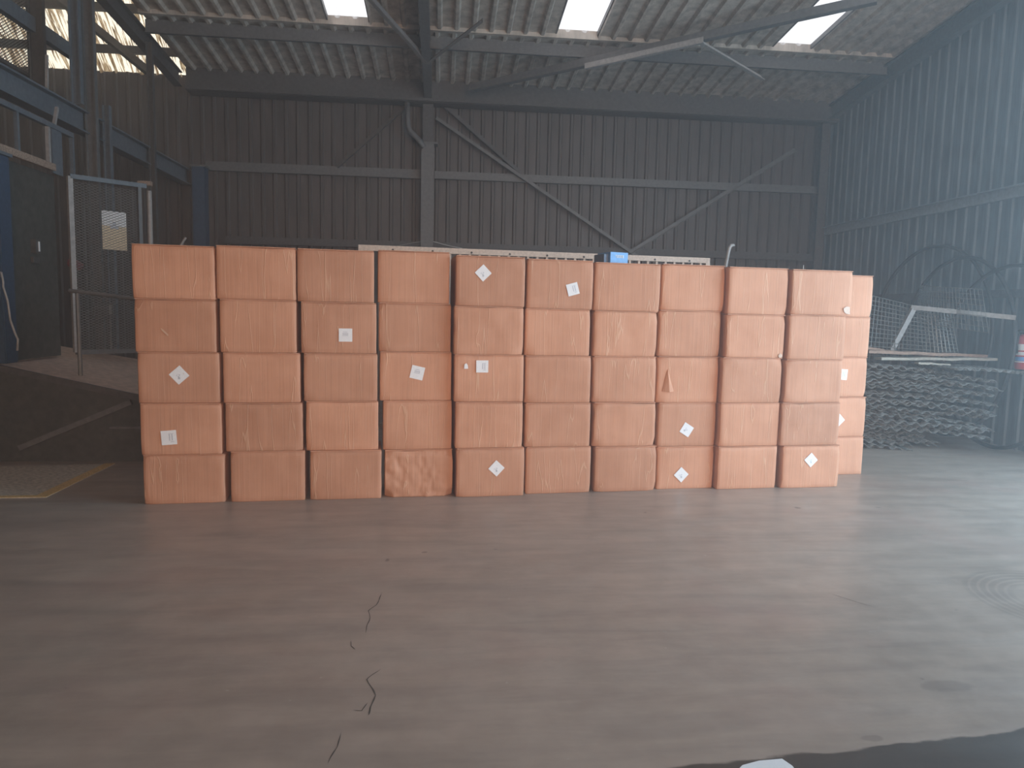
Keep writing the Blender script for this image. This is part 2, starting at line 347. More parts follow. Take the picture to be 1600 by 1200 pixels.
for i, (x0, x1, _) in enumerate(sk):
    bm = BM(); ribs(bm, (x1, YS - SL, roofz(YS - SL) + .06), (-1, 0, 0), sl, x1 - x0, SL * k, 0.25, 0.03)
    o = tag(link('window_%d' % (i + 1), bm, M['sky'], recalc=False), kind='structure')
    bm = BM()
    for xx in (x0, x1): bar(bm, (xx, YS - SL, roofz(YS - SL) + .03), (xx, YS, roofz(YS) + .03), .025, .07)
    for yy in (YS, YS - SL): bar(bm, (x0, yy, roofz(yy) + .03), (x1, yy, roofz(yy) + .03), .03, .07)
    link('window_frame', bm, M['steel'], o)
# left bay: steep sheeting of dirty translucent panels, and solid roof further forward
TA = math.radians(42)
bm = BM(); ribs(bm, (XL + 0.02, YBACK - 3.6 * math.cos(TA), ZE + 3.6 * math.sin(TA)), (-1, 0, 0), (0, math.cos(TA), -math.sin(TA)), XL - XW, 3.6, 0.22, 0.045, 1)
tag(link('ceiling_translucent', bm, M['light'], recalc=False), kind='structure')
yf, zf = YBACK - 3.6 * math.cos(TA), ZE + 3.6 * math.sin(TA)
bm = BM(); box(bm, (XW, FRONT, zf), (XL + .02, yf, zf + .06)); box(bm, (XL, FRONT, roofz(FRONT)), (XL + .03, yf, zf))
tag(link('ceiling_left_bay', bm, M['roof']), kind='structure')
# gable strip between the steep sheeting and the main roof
bm = BM(); v = [bm.verts.new(p) for p in ((XL + .015, YBACK, ZE), (XL + .015, yf, roofz(yf)), (XL + .015, yf, zf))]; bm.faces.new(v)
tag(link('trim_1', bm, M['light']), kind='structure')

# ---------------------------------------------------------------- steelwork of the hall
def steel(name, label, cat, build, mat, group=None, kind=None):
    bm = BM(); build(bm); return tag(rebase(link(name, bm, mat)), label, cat, group, kind)
XC = atY(668, 300, YBACK - .15).x
def beam_x(px, py, Y):  return atY(px, py, Y)
zg1 = atY(900, 282, YBACK - .08).z; zg2 = atY(1200, 400, YBACK - .08).z
def zsec(y, z, h, x0, x1, lip=0.06):
    def f(bm):
        bar(bm, (x0, y, z), (x1, y, z), .012, h); bar(bm, (x0, y - lip / 2, z - h / 2), (x1, y - lip / 2, z - h / 2), lip, .012); bar(bm, (x0, y + lip / 2, z + h / 2), (x1, y + lip / 2, z + h / 2), lip, .012)
    return f
steel('wall_rail', 'long brown grey rail across the back wall left of the central column', 'wall rail', zsec(YBACK - .07, zg1, .15, XL + .2, XC - .12), M['steel'])
steel('wall_rail', 'long grey rail across the back wall right of the central column', 'wall rail', zsec(YBACK - .07, zg1, .13, XC + .12, XR - .15), M['steel'])
steel('wall_rail', 'low thin rail on the back wall just above the box tops', 'wall rail', zsec(YBACK - .07, zg2, .12, XC + .12, XR - .15), M['steeld'])
steel('wall_rail', 'low dark rail on the back wall behind the left boxes', 'wall rail', zsec(YBACK - .07, zg2 , .12, XL + .5, XC - .12), M['steeld'])
YP = YS + .22
steel('roof_purlin', 'grey purlin under the roof sheets just behind the three skylights', 'purlin', zsec(YP, roofz(YP) - .12, .19, XL, XR), M['steel'])
yp2 = YP - 1.75
steel('eaves_beam', 'dark beam along the top of the back wall under the roof', 'beam', lambda bm: (bar(bm, (XL, YBACK - .2, ZE - .12), (XR, YBACK - .2, ZE - .12), .30, .42), bar(bm, (XL, YBACK - .38, ZE - .30), (XR, YBACK - .38, ZE - .30), .05, .05)), M['steeld'])
def col_central(bm): ibeam(bm, (XC, YBACK - .14, 0), (XC, YBACK - .14, atY(668, 225, YBACK - .14).z), .2, .2, .02, Vector((0, 1, 0)))
t = thing('steel_column', 'brown grey steel column at the middle of the back wall', 'column', (XC, YBACK - .14, 0))
bm = BM(); zc = atY(668, 225, YBACK - .14).z
for sx in (-1, 1): box(bm, (-.11, sx * .1 - .01, 0), (.11, sx * .1 + .01, zc))
box(bm, (-.012, -.09, 0), (.012, .09, zc)); link('column_shaft', bm, M['steel'], t)
bm = BM(); box(bm, (-.09, -.09, zc), (.09, .09, ZE - .15)); link('column_head', bm, M['steeld'], t)
bm = BM(); box(bm, (-.17, -.13, zc - .02), (.17, .1, zc + .01)); link('cap_plate', bm, M['steel'], t)
def rafter(x, label, mat=M['steel'], h=.24, w=.13, y1=YBACK - .35, drop=.2):
    steel('roof_rafter', label, 'rafter', lambda bm: ibeam(bm, (x, FRONT + .1, roofz(FRONT) - drop), (x, y1, roofz(y1) - drop), w, h), mat)
rafter(XC, 'steel rafter running up the roof from the central column')
rafter(XL - .12, 'dark rafter along the edge of the bright translucent roof', M['steeld'])
rafter(XR - .14, 'steel rafter along the top of the right wall', M['bluegrey'])
steel('steel_column', 'dark corner column where the back and right walls meet', 'column', lambda bm: ibeam(bm, (XR - .16, YBACK - .16, 0), (XR - .16, YBACK - .16, ZE - .3), .16, .2, .015, Vector((0, 1, 0))), M['steeld'])
# bracing under the roof
def strut(name, label, cat, a, b, w, mat, kind=angle, group=None):
    steel(name, label, cat, lambda bm: kind(bm, a, b, w), mat, group)
def rbar(bm, a, b, w): bar(bm, a, b, w, w)
nd = onroof(667, 100, .32)
strut('roof_brace', 'diagonal brace from the central rafter up past the left skylight', 'brace', nd, onroof(560, -20, .3), .055, M['brown'])
strut('roof_brace', 'short brace rising right from the central rafter below the roof', 'brace', nd, onroof(752, 34, .3), .055, M['brown'])
strut('roof_brace', 'long dark brace crossing in front of the right skylight', 'brace', onroof(735, 138, .3), onroof(1370, -2, .3), .11, M['steel'], rbar)
strut('roof_brace', 'pale thin brace sloping down left from the middle of the roof', 'brace', onroof(1100, 67, .5), onroof(915, 108, .5), .07, M['steell'])
strut('roof_brace', 'pale thin brace sloping down right from the middle of the roof', 'brace', onroof(1093, 67, .5), onroof(1192, 125, .5), .07, M['steell'])
# wind bracing on the back wall
yb_ = YBACK - .16
strut('wall_brace', 'pale diagonal brace falling right from the central column', 'brace', atY(680, 186, yb_), atY(1000, 406, yb_), .06, M['steel'])
strut('wall_brace', 'dark diagonal brace doubled above the pale one right of the column', 'brace', atY(694, 168, yb_ + .05), atY(812, 272, yb_ + .05), .07, M['steeld'])
strut('wall_brace', 'diagonal brace rising right to the dark corner of the back wall', 'brace', atY(975, 404, yb_), atY(1245, 236, yb_), .07, M['steel'])
strut('wall_brace', 'faint diagonal brace rising right to the central column', 'brace', atY(528, 262, yb_), atY(650, 155, yb_), .06, M['steeld'])
bm = BM(); y_ = YBACK - .25
tube(bm, [atY(636, 158, y_), atY(637, 180, y_), atY(637.5, 196, y_), atY(640, 204, y_), atY(655, 219, y_), atY(663, 230, y_)], .045, 10)
tag(rebase(link('down_pipe', bm, M['steel'], smooth=True)), 'bent grey downpipe beside the top of the central column', 'pipe')
# right wall rails
zr = atX(1440, 330, XR - .06).z
def xsec(bm): bar(bm, (XR - .07, 5.8, zr), (XR - .07, YBACK - .1, zr), .012, .13); bar(bm, (XR - .10, 5.8, zr + .065), (XR - .10, YBACK - .1, zr + .065), .07, .012); bar(bm, (XR - .045, 5.8, zr - .065), (XR - .045, YBACK - .1, zr - .065), .05, .012)
steel('wall_rail', 'pale blue grey rail running along the right wall', 'wall rail', xsec, M['railpale'])
steel('wall_rail', 'lower rail on the right wall behind the steel hoops', 'wall rail', lambda bm: bar(bm, (XR - .06, 6.4, zr - 1.25), (XR - .06, YBACK - .1, zr - 1.25), .05, .1), M['bluegrey'])

# ---------------------------------------------------------------- cardboard boxes
ang = 0.1932 - YB
rowd = Vector((math.cos(ang), math.sin(ang), 0)); rown = Vector((math.sin(ang), -math.cos(ang), 0))
P0 = hall(Vector((0, 5.972, 0)))
# left and right edge of every box at mid-height, top row first; then the floor line and the joints
COLS = [
 ([(205.5, 336), (210, 340), (214.5, 345), (219, 347), (223.5, 351.5)], (382.5, 467, 550, 630, 710, 788.5)),
 ([(337.5, 462.5), (343, 467.5), (348, 470.5), (352, 473.5), (360, 482.5)], (385, 468, 551, 629.3, 704.5, 783)),
 ([(464, 585), (470, 590), (474, 591.5), (477.5, 593.5), (484, 599.5)], (389.8, 472, 552, 626.8, 703.5, 780.5)),
 ([(590, 703), (591.5, 705), (593, 706.5), (598, 708.5), (600.5, 711)], (392, 473.5, 549.5, 625.8, 702.2, 777)),
 ([(712, 821), (709, 818), (709.5, 818.5), (711, 817), (712.5, 819.5)], (400, 478.5, 554, 627.8, 699.8, 773)),
 ([(823.5, 927), (820.5, 922), (820.5, 923.5), (820.5, 922.5), (821.5, 923)], (405.6, 482.5, 555.8, 629.3, 698, 768.5)),
 ([(929, 1032), (927.5, 1026.5), (926.5, 1025), (927, 1024), (928.5, 1025)], (411, 486, 556.8, 628.5, 697, 766.5)),
 ([(1034, 1136), (1030, 1126.5), (1027, 1124), (1028, 1122), (1026.5, 1119.5)], (413.5, 485, 557, 629, 697, 764.8)),
 ([(1138, 1231), (1134.5, 1226), (1128, 1222.5), (1124.5, 1218), (1120.5, 1217)], (417.8, 491.2, 558.6, 629.4, 697, 762.8)),
 ([(1237, 1332), (1232, 1321), (1227, 1315.5), (1220.5, 1312), (1222, 1311)], (421.8, 491.8, 561.8, 629, 696, 763.4)),
]
PROUD = [0, .0, .0, -.01, .045, .005, .0, -.03, .03, .055]    # how far each stack stands forward of the row, metres
def box_mesh(w, d, h, seed, rough):
    """cardboard carton: slightly bulged panels, soft bruised edges, crushed corners"""
    bm = BM(); nx, nz = (18, 12) if rough < 2 else (44, 30)
    def crd(n): return [-1, -1 + .03] + [-1 + 2 * (i + 1) / (n - 2) for i in range(n - 3)] + [1 - .03, 1]
    us, vs = crd(nx), crd(nz); ds = crd(8); grid = {}
    rnd = random.Random(seed); bul = rnd.uniform(-.004, .007); topsag = rnd.uniform(0, .010); cr = [rnd.uniform(.0, .022) * rough for _ in range(4)]
    def vert(i, j, k):
        key = (i, j, k)
        if key in grid: return grid[key]
        u, v, t = us[i], ds[j], vs[k]
        x, y, z = u * w / 2, v * d / 2, (t + 1) * h / 2
        nn = noise.noise(Vector((x * 7 + seed * 3.1, y * 5, z * 7 + seed))) ; n2 = noise.noise(Vector((x * 22 + seed * 1.7, y * 9, z * 16)))
        amp = bul * (1 - u * u) * (1 - t * t) + (nn * .0055 + n2 * .0026) * rough * (1 if rough < 2 else (.35 + 1.4 * max(0, noise.noise(Vector((x * 4 + 3, 0, z * 2.5))) + .25)))
        if v in (-1, 1): y += math.copysign(amp, v) * (1 if v < 0 else .5)
        if u in (-1, 1): x -= math.copysign(abs(nn) * .003 * rough, u)
        e = (abs(u) == 1) + (abs(v) == 1) + (abs(t) == 1)
        if e >= 2:
            s = .0035 if e == 2 else .007
            if abs(u) == 1: x -= math.copysign(s, u)
            if abs(v) == 1: y -= math.copysign(s, v)
            if abs(t) == 1 and t > 0: z -= s * .5
        # crushed corners on the front panel
        if v < 0:
            for q, (cu, cv) in enumerate(((-1, -1), (1, -1), (-1, 1), (1, 1))):
                dist = math.hypot((u - cu) * w / 2, (t - cv) * h / 2)
                if dist < .07: y += cr[q] * (1 - dist / .07) * (-v)
            if t == 1 and v < -.9: z -= .004 * max(0, noise.noise(Vector((x * 5, seed * 4.1, 0)))) * rough
            if t > .8: y += topsag * (1 - u * u) * (-v) * .8
        grid[key] = bm.verts.new((x, y, z)); return grid[key]
    I, J, K = len(us) - 1, len(ds) - 1, len(vs) - 1
    for i in range(I):
        for k in range(K):
            for j in (0, J): bm.faces.new((vert(i, j, k), vert(i + 1, j, k), vert(i + 1, j, k + 1), vert(i, j, k + 1)))
    for j in range(J):
        for k in range(K):
            for i in (0, I): bm.faces.new((vert(i, j, k), vert(i, j + 1, k), vert(i, j + 1, k + 1), vert(i, j, k + 1)))
    for i in range(I):
        for j in range(J):
            for k in (0, K): bm.faces.new((vert(i, j, k), vert(i + 1, j, k), vert(i + 1, j + 1, k), vert(i, j + 1, k)))
    return bm, bul
BD = 0.42; BODY = {}
def carton(name, w, h, base, seed, label, rough=1.0, group=None):
    t = thing(name, label, 'box', base, ang, group)
    bm, bul = box_mesh(w, BD, h - .007, seed, rough); body = link('carton_body', bm, M['card'], t, smooth=True)
    for s in (-1, 1):                                    # two long top flaps meeting in the middle
        bm = BM(); n = 14; rnd = random.Random(seed * 5 + s); rows = []
        y0, y1 = (-BD / 2 - .0015, -.0015) if s < 0 else (.0015, BD / 2 + .0015)
        for i in range(n + 1):
            x = -w / 2 + .004 + (w - .008) * i / n; wob = noise.noise(Vector((x * 9, seed * 2.3, s))) * .0022
            rows.append([bm.verts.new((x, y0 + (wob if s < 0 else 0), h - .007)), bm.verts.new((x, y1, h - .007)), bm.verts.new((x, y1, h - .0005)), bm.verts.new((x, y0 + (wob if s < 0 else 0), h - .0005))])
        for a, b in zip(rows, rows[1:]):
            for k2 in range(4): bm.faces.new((a[k2], a[(k2 + 1) % 4], b[(k2 + 1) % 4], b[k2]))
        bm.faces.new(rows[0]); bm.faces.new(rows[-1][::-1]); link('top_flap', bm, M['card'], t)
    t['b'] = 0; del t['b']; BODY[t.name] = body
    return t, bul
def sticker(parent, x, z, size, rot, off, style=0, shape=None):
    """white label with faint grey blue print; local x/z on the front panel, rotated by rot"""
    parent = BODY[parent.name]; bm = BM(); s = size / 2; y = -BD / 2 - off
    c, sn = math.cos(rot), math.sin(rot)
    def P(u, v, e=0): return (x + (u * c - v * sn) * s, y - e, z + (u * sn + v * c) * s)
    def quad(u0, v0, u1, v1, e, mi, th=True):
        a = [P(u0, v0, e), P(u1, v0, e), P(u1, v1, e), P(u0, v1, e)]
        vf = [bm.verts.new(p) for p in a]; f = bm.faces.new(vf); f.material_index = mi
        if th:
            vb = [bm.verts.new((p[0], p[1] + .0012, p[2])) for p in a]
            for k in range(4): bm.faces.new((vf[k], vb[k], vb[(k + 1) % 4], vf[(k + 1) % 4])).material_index = mi
            bm.faces.new(vb[::-1]).material_index = mi
    if shape:
        vf = [bm.verts.new(P(u, v)) for u, v in shape]; bm.faces.new(vf); vb = [bm.verts.new((q.co.x, q.co.y + .0012, q.co.z)) for q in vf]
        for k in range(len(vf)): bm.faces.new((vf[k], vb[k], vb[(k + 1) % len(vf)], vf[(k + 1) % len(vf)]))
        bm.faces.new(vb[::-1])
        return link('torn_sticker', bm, [M['white'], M['ink']], parent)
    quad(-1, -1, 1, 1, 0, 0)
    e = .0006
    rnd = random.Random(style * 13 + 5)
    if style == 0:      # lines of print with a block below
        quad(-.38, .42, .30, .50, e, 1, False)
        for k in range(5): quad(-.42 + k * .17, .02, -.42 + k * .17 + .11, .30, e, 1, False)
        quad(-.50, -.12, .40, -.05, e, 1, False)
    elif style == 1:    # two tall bars of print
        for u0 in (.0, .34): quad(u0, -.42, u0 + .15, .48, e, 1, False)
        quad(-.02, .5, .62, .56, e, 1, False); quad(.2, -.62, .6, -.54, e, 1, False)
    else:               # a small symbol of blocks
        for k in range(7):
            u, v = rnd.uniform(-.5, .35), rnd.uniform(-.5, .35); quad(u, v, u + rnd.uniform(.1, .26), v + rnd.uniform(.08, .2), e, 1, False)
    return link('sticker', bm, [M['white'], M['ink']], parent, recalc=False)
ORD = ['leftmost', 'second', 'third', 'fourth', 'fifth', 'sixth', 'seventh', 'eighth', 'ninth', 'rightmost front']
def colname(c): return 'leftmost stack' if c == 0 else ('rightmost front stack' if c == 9 else ORD[c] + ' stack from left')
ROWN = ['on top', 'second from top', 'at mid height', 'second from floor', 'on the floor']
LOOK = {(0, 2): 'box with white diamond sticker', (0, 3): 'box with white square sticker', (2, 1): 'box with upright white sticker', (3, 2): 'box with slightly tilted sticker',
        (4, 0): 'box with white diamond sticker', (5, 0): 'box with tilted white sticker', (4, 2): 'box with square sticker and torn scrap', (4, 4): 'box with white diamond sticker',
        (7, 3): 'box with tilted white sticker', (7, 4): 'box with white diamond sticker', (9, 4): 'box with small white diamond sticker', (7, 2): 'box with torn triangular flap',
        (3, 4): 'battered wrinkled brown box', (0, 1): 'scratched plain brown box', (8, 1): 'box with scuffed lower right corner', (9, 0): 'box with taped lower right corner'}
ROUGH = {(3, 4): 3.6, (4, 1): 1.6, (6, 1): 1.6, (6, 3): 1.7, (9, 3): 1.8, (5, 2): 1.5, (7, 2): 1.5, (8, 1): 1.5, (6, 4): 1.5, (1, 3): 1.3, (0, 3): 1.3, (8, 2): 1.4, (9, 2): 1.4}
STK = {(0, 2): [(280, 586, 21.5, 42, 2)], (0, 3): [(264.5, 683.5, 22.5, 4, 1)], (2, 1): [(540, 523.5, 20.5, 0, 0)], (3, 2): [(652, 582.3, 20.5, -13, 0)],
       (4, 0): [(755, 426.5, 19, 44, 2)], (5, 0): [(894.5, 452, 18.5, 16, 1)], (4, 2): [(753.3, 572.5, 19, 0, 1)], (4, 4): [(775.5, 731.5, 18.5, 47, 2)],
       (7, 3): [(1072.5, 671.3, 17.5, -32, 2)], (7, 4): [(1064, 741.5, 17.5, 47, 2)], (9, 4): [(1266.5, 718.5, 16.5, 44, 2)]}
boxes = {}
def spos(c, k, side):
    ys = COLS[c][1]; p = onplane(COLS[c][0][k][side], (ys[k] + ys[k + 1]) / 2, P0 + rown * PROUD[c], rown); return (p - P0).dot(rowd)
for c, (edges, ys) in enumerate(COLS):
    p0 = P0 + rown * PROUD[c]
    zb = []
    for k, y in enumerate(ys):
        xm = (edges[min(k, 4)][0] + edges[min(k, 4)][1]) / 2
        zb.append(onplane(xm, y, p0, rown).z)
    # the stack stands on the floor; the joints keep their measured heights
    ztop = zb[0]; zz = [zb[k] for k in range(5)] + [0.0]
    for k in range(5):
        z1, z0 = zz[k], zz[k + 1]
        ym = (ys[k] + ys[k + 1]) / 2
        l, r = onplane(edges[k][0], ym, p0, rown), onplane(edges[k][1], ym, p0, rown)
        if c < 9: over = (r - P0).dot(rowd) - (min(spos(c + 1, kk, 0) for kk in range(max(0, k - 1), min(5, k + 2))) - .006)
        if c < 9 and over > 0: r = r - rowd * over
        wdt = (r - l).length - .004; jig = random.uniform(-.006, .006) if PROUD[c] == 0 else random.uniform(-.003, .003)
        ctr = (l + r) / 2 - rown * (BD / 2 + jig); base = Vector((ctr.x, ctr.y, z0))
        look = LOOK.get((c, k), 'plain brown cardboard box')
        lab = '%s %s of the %s' % (look, ROWN[k] if k in (0, 4) else ROWN[k], colname(c))
        lab = '%s, %s, %s' % (look, colname(c), {0: 'topmost', 1: 'second from top', 2: 'middle of five', 3: 'second from floor', 4: 'standing on floor'}[k])
        t, bul = carton('cardboard_box', wdt, z1 - z0 - .001, base, c * 5 + k + 1, lab, ROUGH.get((c, k), 1.0), 'cardboard boxes in the long front row')
        boxes[(c, k)] = (t, ctr, z0, wdt, z1 - z0)
        for sxp, syp, spx, rot, st in STK.get((c, k), []):
            q = onplane(sxp, syp, p0, rown); dep = (q - CAM).dot(cF)
            sticker(t, (q - ctr).dot(rowd), q.z - z0, spx / F_PX * dep, math.radians(rot), max(bul, 0) + .0055, st)
# torn scrap beside the sticker
t, ctr, z0, wd, hh = boxes[(4, 2)]; p0 = P0 + rown * PROUD[4]; q = onplane(728, 572, p0, rown)
sticker(t, (q - ctr).dot(rowd), q.z - z0, .055, 0, .011, 0, [(-.55, -.8), (.65, -.75), (.5, .3), (.1, .9), (-.5, .5)])
# torn triangular flap
t, ctr, z0, wd, hh = boxes[(7, 2)]; p0 = P0 + rown * PROUD[7]
pts = [onplane(x, y, p0, rown) for x, y in ((1043, 577), (1034, 611), (1052, 611.5))]
loc = [Vector(((p - ctr).dot(rowd), -BD / 2 - .007, p.z - z0)) for p in pts]
bm = BM(); apex, bl, br = loc; tip = (bl + br) / 2 + Vector((.004, -.028, -.004)); m1 = apex.lerp(tip, .5) + Vector((0, -.006, 0))
vs = [bm.verts.new(p) for p in (apex, bl, br, tip, m1)]
for f in ((0, 1, 4), (1, 3, 4), (0, 4, 2), (4, 3, 2)): bm.faces.new([vs[i] for i in f])
r = bmesh.ops.extrude_face_region(bm, geom=bm.faces[:]);
for v in [g for g in r['geom'] if isinstance(g, bmesh.types.BMVert)]: v.co.y += .004
link('torn_flap', bm, M['card'], BODY[t.name])
# tape patch, scuffed corner, scratch
def patch(key, pts, mat, name, label=None):
    t, ctr, z0, wd, hh = boxes[key]; p0 = P0 + rown * PROUD[key[0]]; bm = BM(); f = []
    for x, y in pts:
        p = onplane(x, y, p0, rown); f.append(Vector(((p - ctr).dot(rowd), -BD / 2 - .0085, p.z - z0)))
    a = [bm.verts.new(p) for p in f]; b = [bm.verts.new(p + Vector((0, .001, 0))) for p in f]; bm.faces.new(a); bm.faces.new(b[::-1])
    for i in range(len(a)): bm.faces.new((a[i], b[i], b[(i + 1) % len(a)], a[(i + 1) % len(a)]))
    o = link(name, bm, mat, BODY[t.name])
    if label: o['label'] = label
M['tape'] = plain('pale_tape', (0.60, 0.40, 0.29), 0.3, 0, 0.1, 20)
patch((9, 0), [(1317, 482), (1322, 479), (1327, 480), (1327, 491), (1321, 490), (1318, 487)], M['tape'], 'tape_patch', 'shiny pale tape patch')
patch((8, 1), [(1215, 556), (1218, 552), (1221, 554), (1221.5, 558), (1217, 559)], M['tape'], 'scuff_patch', 'rubbed whitish corner')
patch((0, 1), [(251.5, 513), (254.5, 514), (264, 523), (263, 525), (254, 517)], M['tape'], 'scratch_mark', 'pale diagonal scratch')

# the stack standing behind the right end
n2 = rown; p2 = P0 - rown * 1.0
q = onplane(1330, 741, p2, rown)
r_ = ray(1331, 741); fl = CAM + r_ * (-CAM_H / r_.z); p2 = Vector((fl.x, fl.y, 0))
XRS = [1363.5, 1358.5, 1354, 1352, 1348]; YS2 = [430, 495, 558, 620, 682, 741]
zz = [onplane(1340, y, p2, rown).z for y in YS2]; zz[-1] = 0
LK2 = ['plain brown box', 'plain brown box', 'box with a partly hidden upright sticker', 'box with a half hidden diamond sticker', 'plain brown box']
for k in range(5):
    r = onplane(XRS[k], (YS2[k] + YS2[k + 1]) / 2, p2, rown); wdt = .585
    ctr = r - rowd * wdt / 2 - rown * (BD / 2)
    t, bul = carton('cardboard_box', wdt, zz[k] - zz[k + 1] - .001, Vector((ctr.x, ctr.y, zz[k + 1])), 80 + k,
                    '%s, rear stack behind the right end, %s' % (LK2[k], ['topmost', 'second from top', 'middle of five', 'second from floor', 'standing on floor'][k]), 1.0, 'cardboard boxes in the rear stack')
    if k == 2: a = onplane(1316, 585, p2, rown); sticker(t, (a - ctr).dot(rowd), a.z - zz[3], .105, math.radians(-4), max(bul, 0) + .0055, 1)
    if k == 3: a = onplane(1309, 656, p2, rown); sticker(t, (a - ctr).dot(rowd), a.z - zz[4], .105, math.radians(44), max(bul, 0) + .0055, 2)

# small blue box lying on the seventh stack
t7, ctr, z0, wd, hh = boxes[(6, 0)]; p0 = P0 + rown * PROUD[6]
ztop = z0 + hh; a = onplane(953, 408, p0, rown); b = onplane(984, 409, p0, rown)
bw = (b - a).length; c0 = (a + b) / 2 - rown * .10
t = thing('small_blue_box', 'small bright blue box with white lettering on top of the boxes', 'box', (c0.x, c0.y, ztop), ang + .22)
bm = BM(); hb = .092; box(bm, (-bw / 2, -.05, 0), (bw / 2, .17, hb)); bmesh.ops.bevel(bm, geom=bm.edges[:], offset=.003, segments=2, affect='EDGES'); link('carton_body', bm, M['bluebox'], t)
bm = BM(); box(bm, (-bw / 2 - .045, -.02, 0.001), (-bw / 2 - .0005, .15, hb * .82)); bmesh.ops.bevel(bm, geom=bm.edges[:], offset=.003, segments=1, affect='EDGES'); o = link('end_flap', bm, M['bluedark'], t); o['label'] = 'duller dark blue end'
bm = BM(); u = bw
# blurred white word: five block strokes
def lett(x, w_, segs):
    for (a0, b0, a1, b1) in segs: box(bm, (x + a0 * w_, -.0525, .045 + b0 * .022), (x + a1 * w_, -.0505, .045 + b1 * .022))
x0 = -bw * .22; lw = bw * .082
T = [(.0, .8, 1, 1), (.4, 0, .6, 1)]; E_ = [(0, 0, .22, 1), (0, .8, 1, 1), (0, .4, .8, .6), (0, 0, 1, .2)]; O_ = [(0, 0, .22, 1), (.78, 0, 1, 1), (0, .8, 1, 1), (0, 0, 1, .2)]
for i, g in enumerate((T, E_, O_, O_, E_)): lett(x0 + i * lw * 1.22, lw, g)
o = link('lettering', bm, M['white'], t)

# ---------------------------------------------------------------- behind the boxes
# cream slotted rack standing on its edge
RY = 7.75
ra, rb = onplane(560, 383, P0 - rown * 1.75, rown), onplane(1108, 403, P0 - rown * 1.75, rown)
t = thing('slotted_rack', 'cream slotted metal rack standing behind the boxes with its top showing', 'rack', (ra.x, ra.y, 0), math.atan2(rb.y - ra.y, rb.x - ra.x))
RL = math.hypot(rb.x - ra.x, rb.y - ra.y); RH = (ra.z + rb.z) / 2
bm = BM(); box(bm, (0, -.025, RH - .058), (RL, .025, RH)); box(bm, (0.3, -.028, RH - .026), (RL - .2, -.025, RH - .018)); link('top_rail', bm, M['cream'], t)
bm = BM()
for k in range(9):
    x = .35 + k * (RL - .6) / 8; vs = [(x + .012 * math.cos(a), -.0285, RH - .04 + .012 * math.sin(a)) for a in [i * math.pi / 4 for i in range(8)]]
    bm.faces.new([bm.verts.new(p) for p in vs])
link('bolt_holes', bm, M['black'], t)
bm = BM(); box(bm, (0, -.02, .3), (RL, .02, .35)); link('bottom_rail', bm, M['cream'], t)
for x in (0.0, RL - .05): bm = BM(); box(bm, (x, -.03, 0), (x + .05, .03, RH - .058)); link('rack_post', bm, M['cream'], t)
n = int(RL / .105)
for k in range(1, n): bm = BM(); x = k * RL / n; box(bm, (x - .012, -.012, .35), (x + .012, .012, RH - .058)); link('slat', bm, M['cream'], t)
# hooked pipe
hp = P0 - rown * 1.5
def H(x, y): return onplane(x, y, hp, rown)
a = H(1134, 414); bm = BM(); tube(bm, [Vector((a.x - .02, a.y, 0)), a, H(1137.5, 396), H(1139.5, 387.5), H(1142, 383.5), H(1145.5, 383.5), H(1146, 385)], .02, 10)
tag(rebase(link('hooked_pipe', bm, M['steell'], smooth=True)), 'upright pale pipe with hooked top behind the eighth stack', 'pipe')
hp = P0 - rown * .8
a = H(1252.5, 424); bm = BM(); tube(bm, [Vector((a.x, a.y, 0)), H(1255.5, 414)], .004, 6); tag(rebase(link('thin_rod', bm, M['wirew'])), 'thin white rod poking up behind the rightmost front stack', 'rod')
hp = P0 - rown * 3.0
a = H(281, 386); bm = BM(); tube(bm, [Vector((a.x - .1, a.y, .98)), a, H(290, 371)], .014, 6); tag(rebase(link('thin_rod', bm, M['steell'])), 'short slanting rod showing above the leftmost stack', 'rod')
yw_ = YBACK - .22
bm = BM(); tube(bm, [atY(676, 377, yw_), atY(690, 381, yw_), atY(706, 385, yw_), atY(722, 388, yw_)], .007, 6); tag(rebase(link('cable', bm, M['wirew'])), 'pale cable drooping right from the central column', 'cable')
bm = BM(); tube(bm, [atY(660, 377, yw_), atY(648, 379, yw_), atY(632, 382, yw_), atY(618, 385, yw_)], .005, 6); tag(rebase(link('cable', bm, M['steell'])), 'faint cable drooping left from the central column', 'cable')

# ---------------------------------------------------------------- left side
# posts standing in the line between the hall and the left bay
XP = XL + .02
def post(x0, x1, ytop, ybot, mat, label, X=XP, name='steel_post', ztop=None, zbot=0.0):
    a = atX((x0 + x1) / 2, ybot, X); w = abs((atX(x1, ybot, X) - atX(x0, ybot, X)).y)
    zt = atX((x0 + x1) / 2, ytop, X).z if ztop is None else ztop
    dist = math.hypot(a.x, a.y); w = .09; d = (x1 - x0) / F_PX * dist * .66; w = .07
    steel(name, label, 'post', lambda bm: ibeam(bm, (X, a.y, zbot), (X, a.y, zt), w, d, .015, Vector((1, 0, 0))), mat)
    return a.y
DECK = 0.97; za_pre = atX(60, 150, XP - .02).z
post(112, 131, 0, 165, M['bluegrey'], 'grey steel post in front of the bright sheeting, left one', ztop=ZE + 1.7, zbot=za_pre + .14)
post(137, 158, 0, 300, M['steel'], 'tall brown grey post reaching up past the sloping beam', ztop=ZE + 1.3, zbot=DECK)
post(164, 178, 168, 300, M['bluegrey'], 'pale grey post ending just below the sloping beam', zbot=DECK)
post(232, 244, 105, 230, M['steeld'], 'dark thin post right of the tall post', ztop=ZE - .12)
# the beam that runs back along that line
za = atX(60, 150, XP - .02).z
steel('crane_beam', 'blue grey beam sloping across the upper left to the back wall', 'beam', lambda bm: ibeam(bm, (XP - .1, 5.6, za), (XP - .1, YBACK - .2, za), .16, .26, .02), M['bluegrey'])
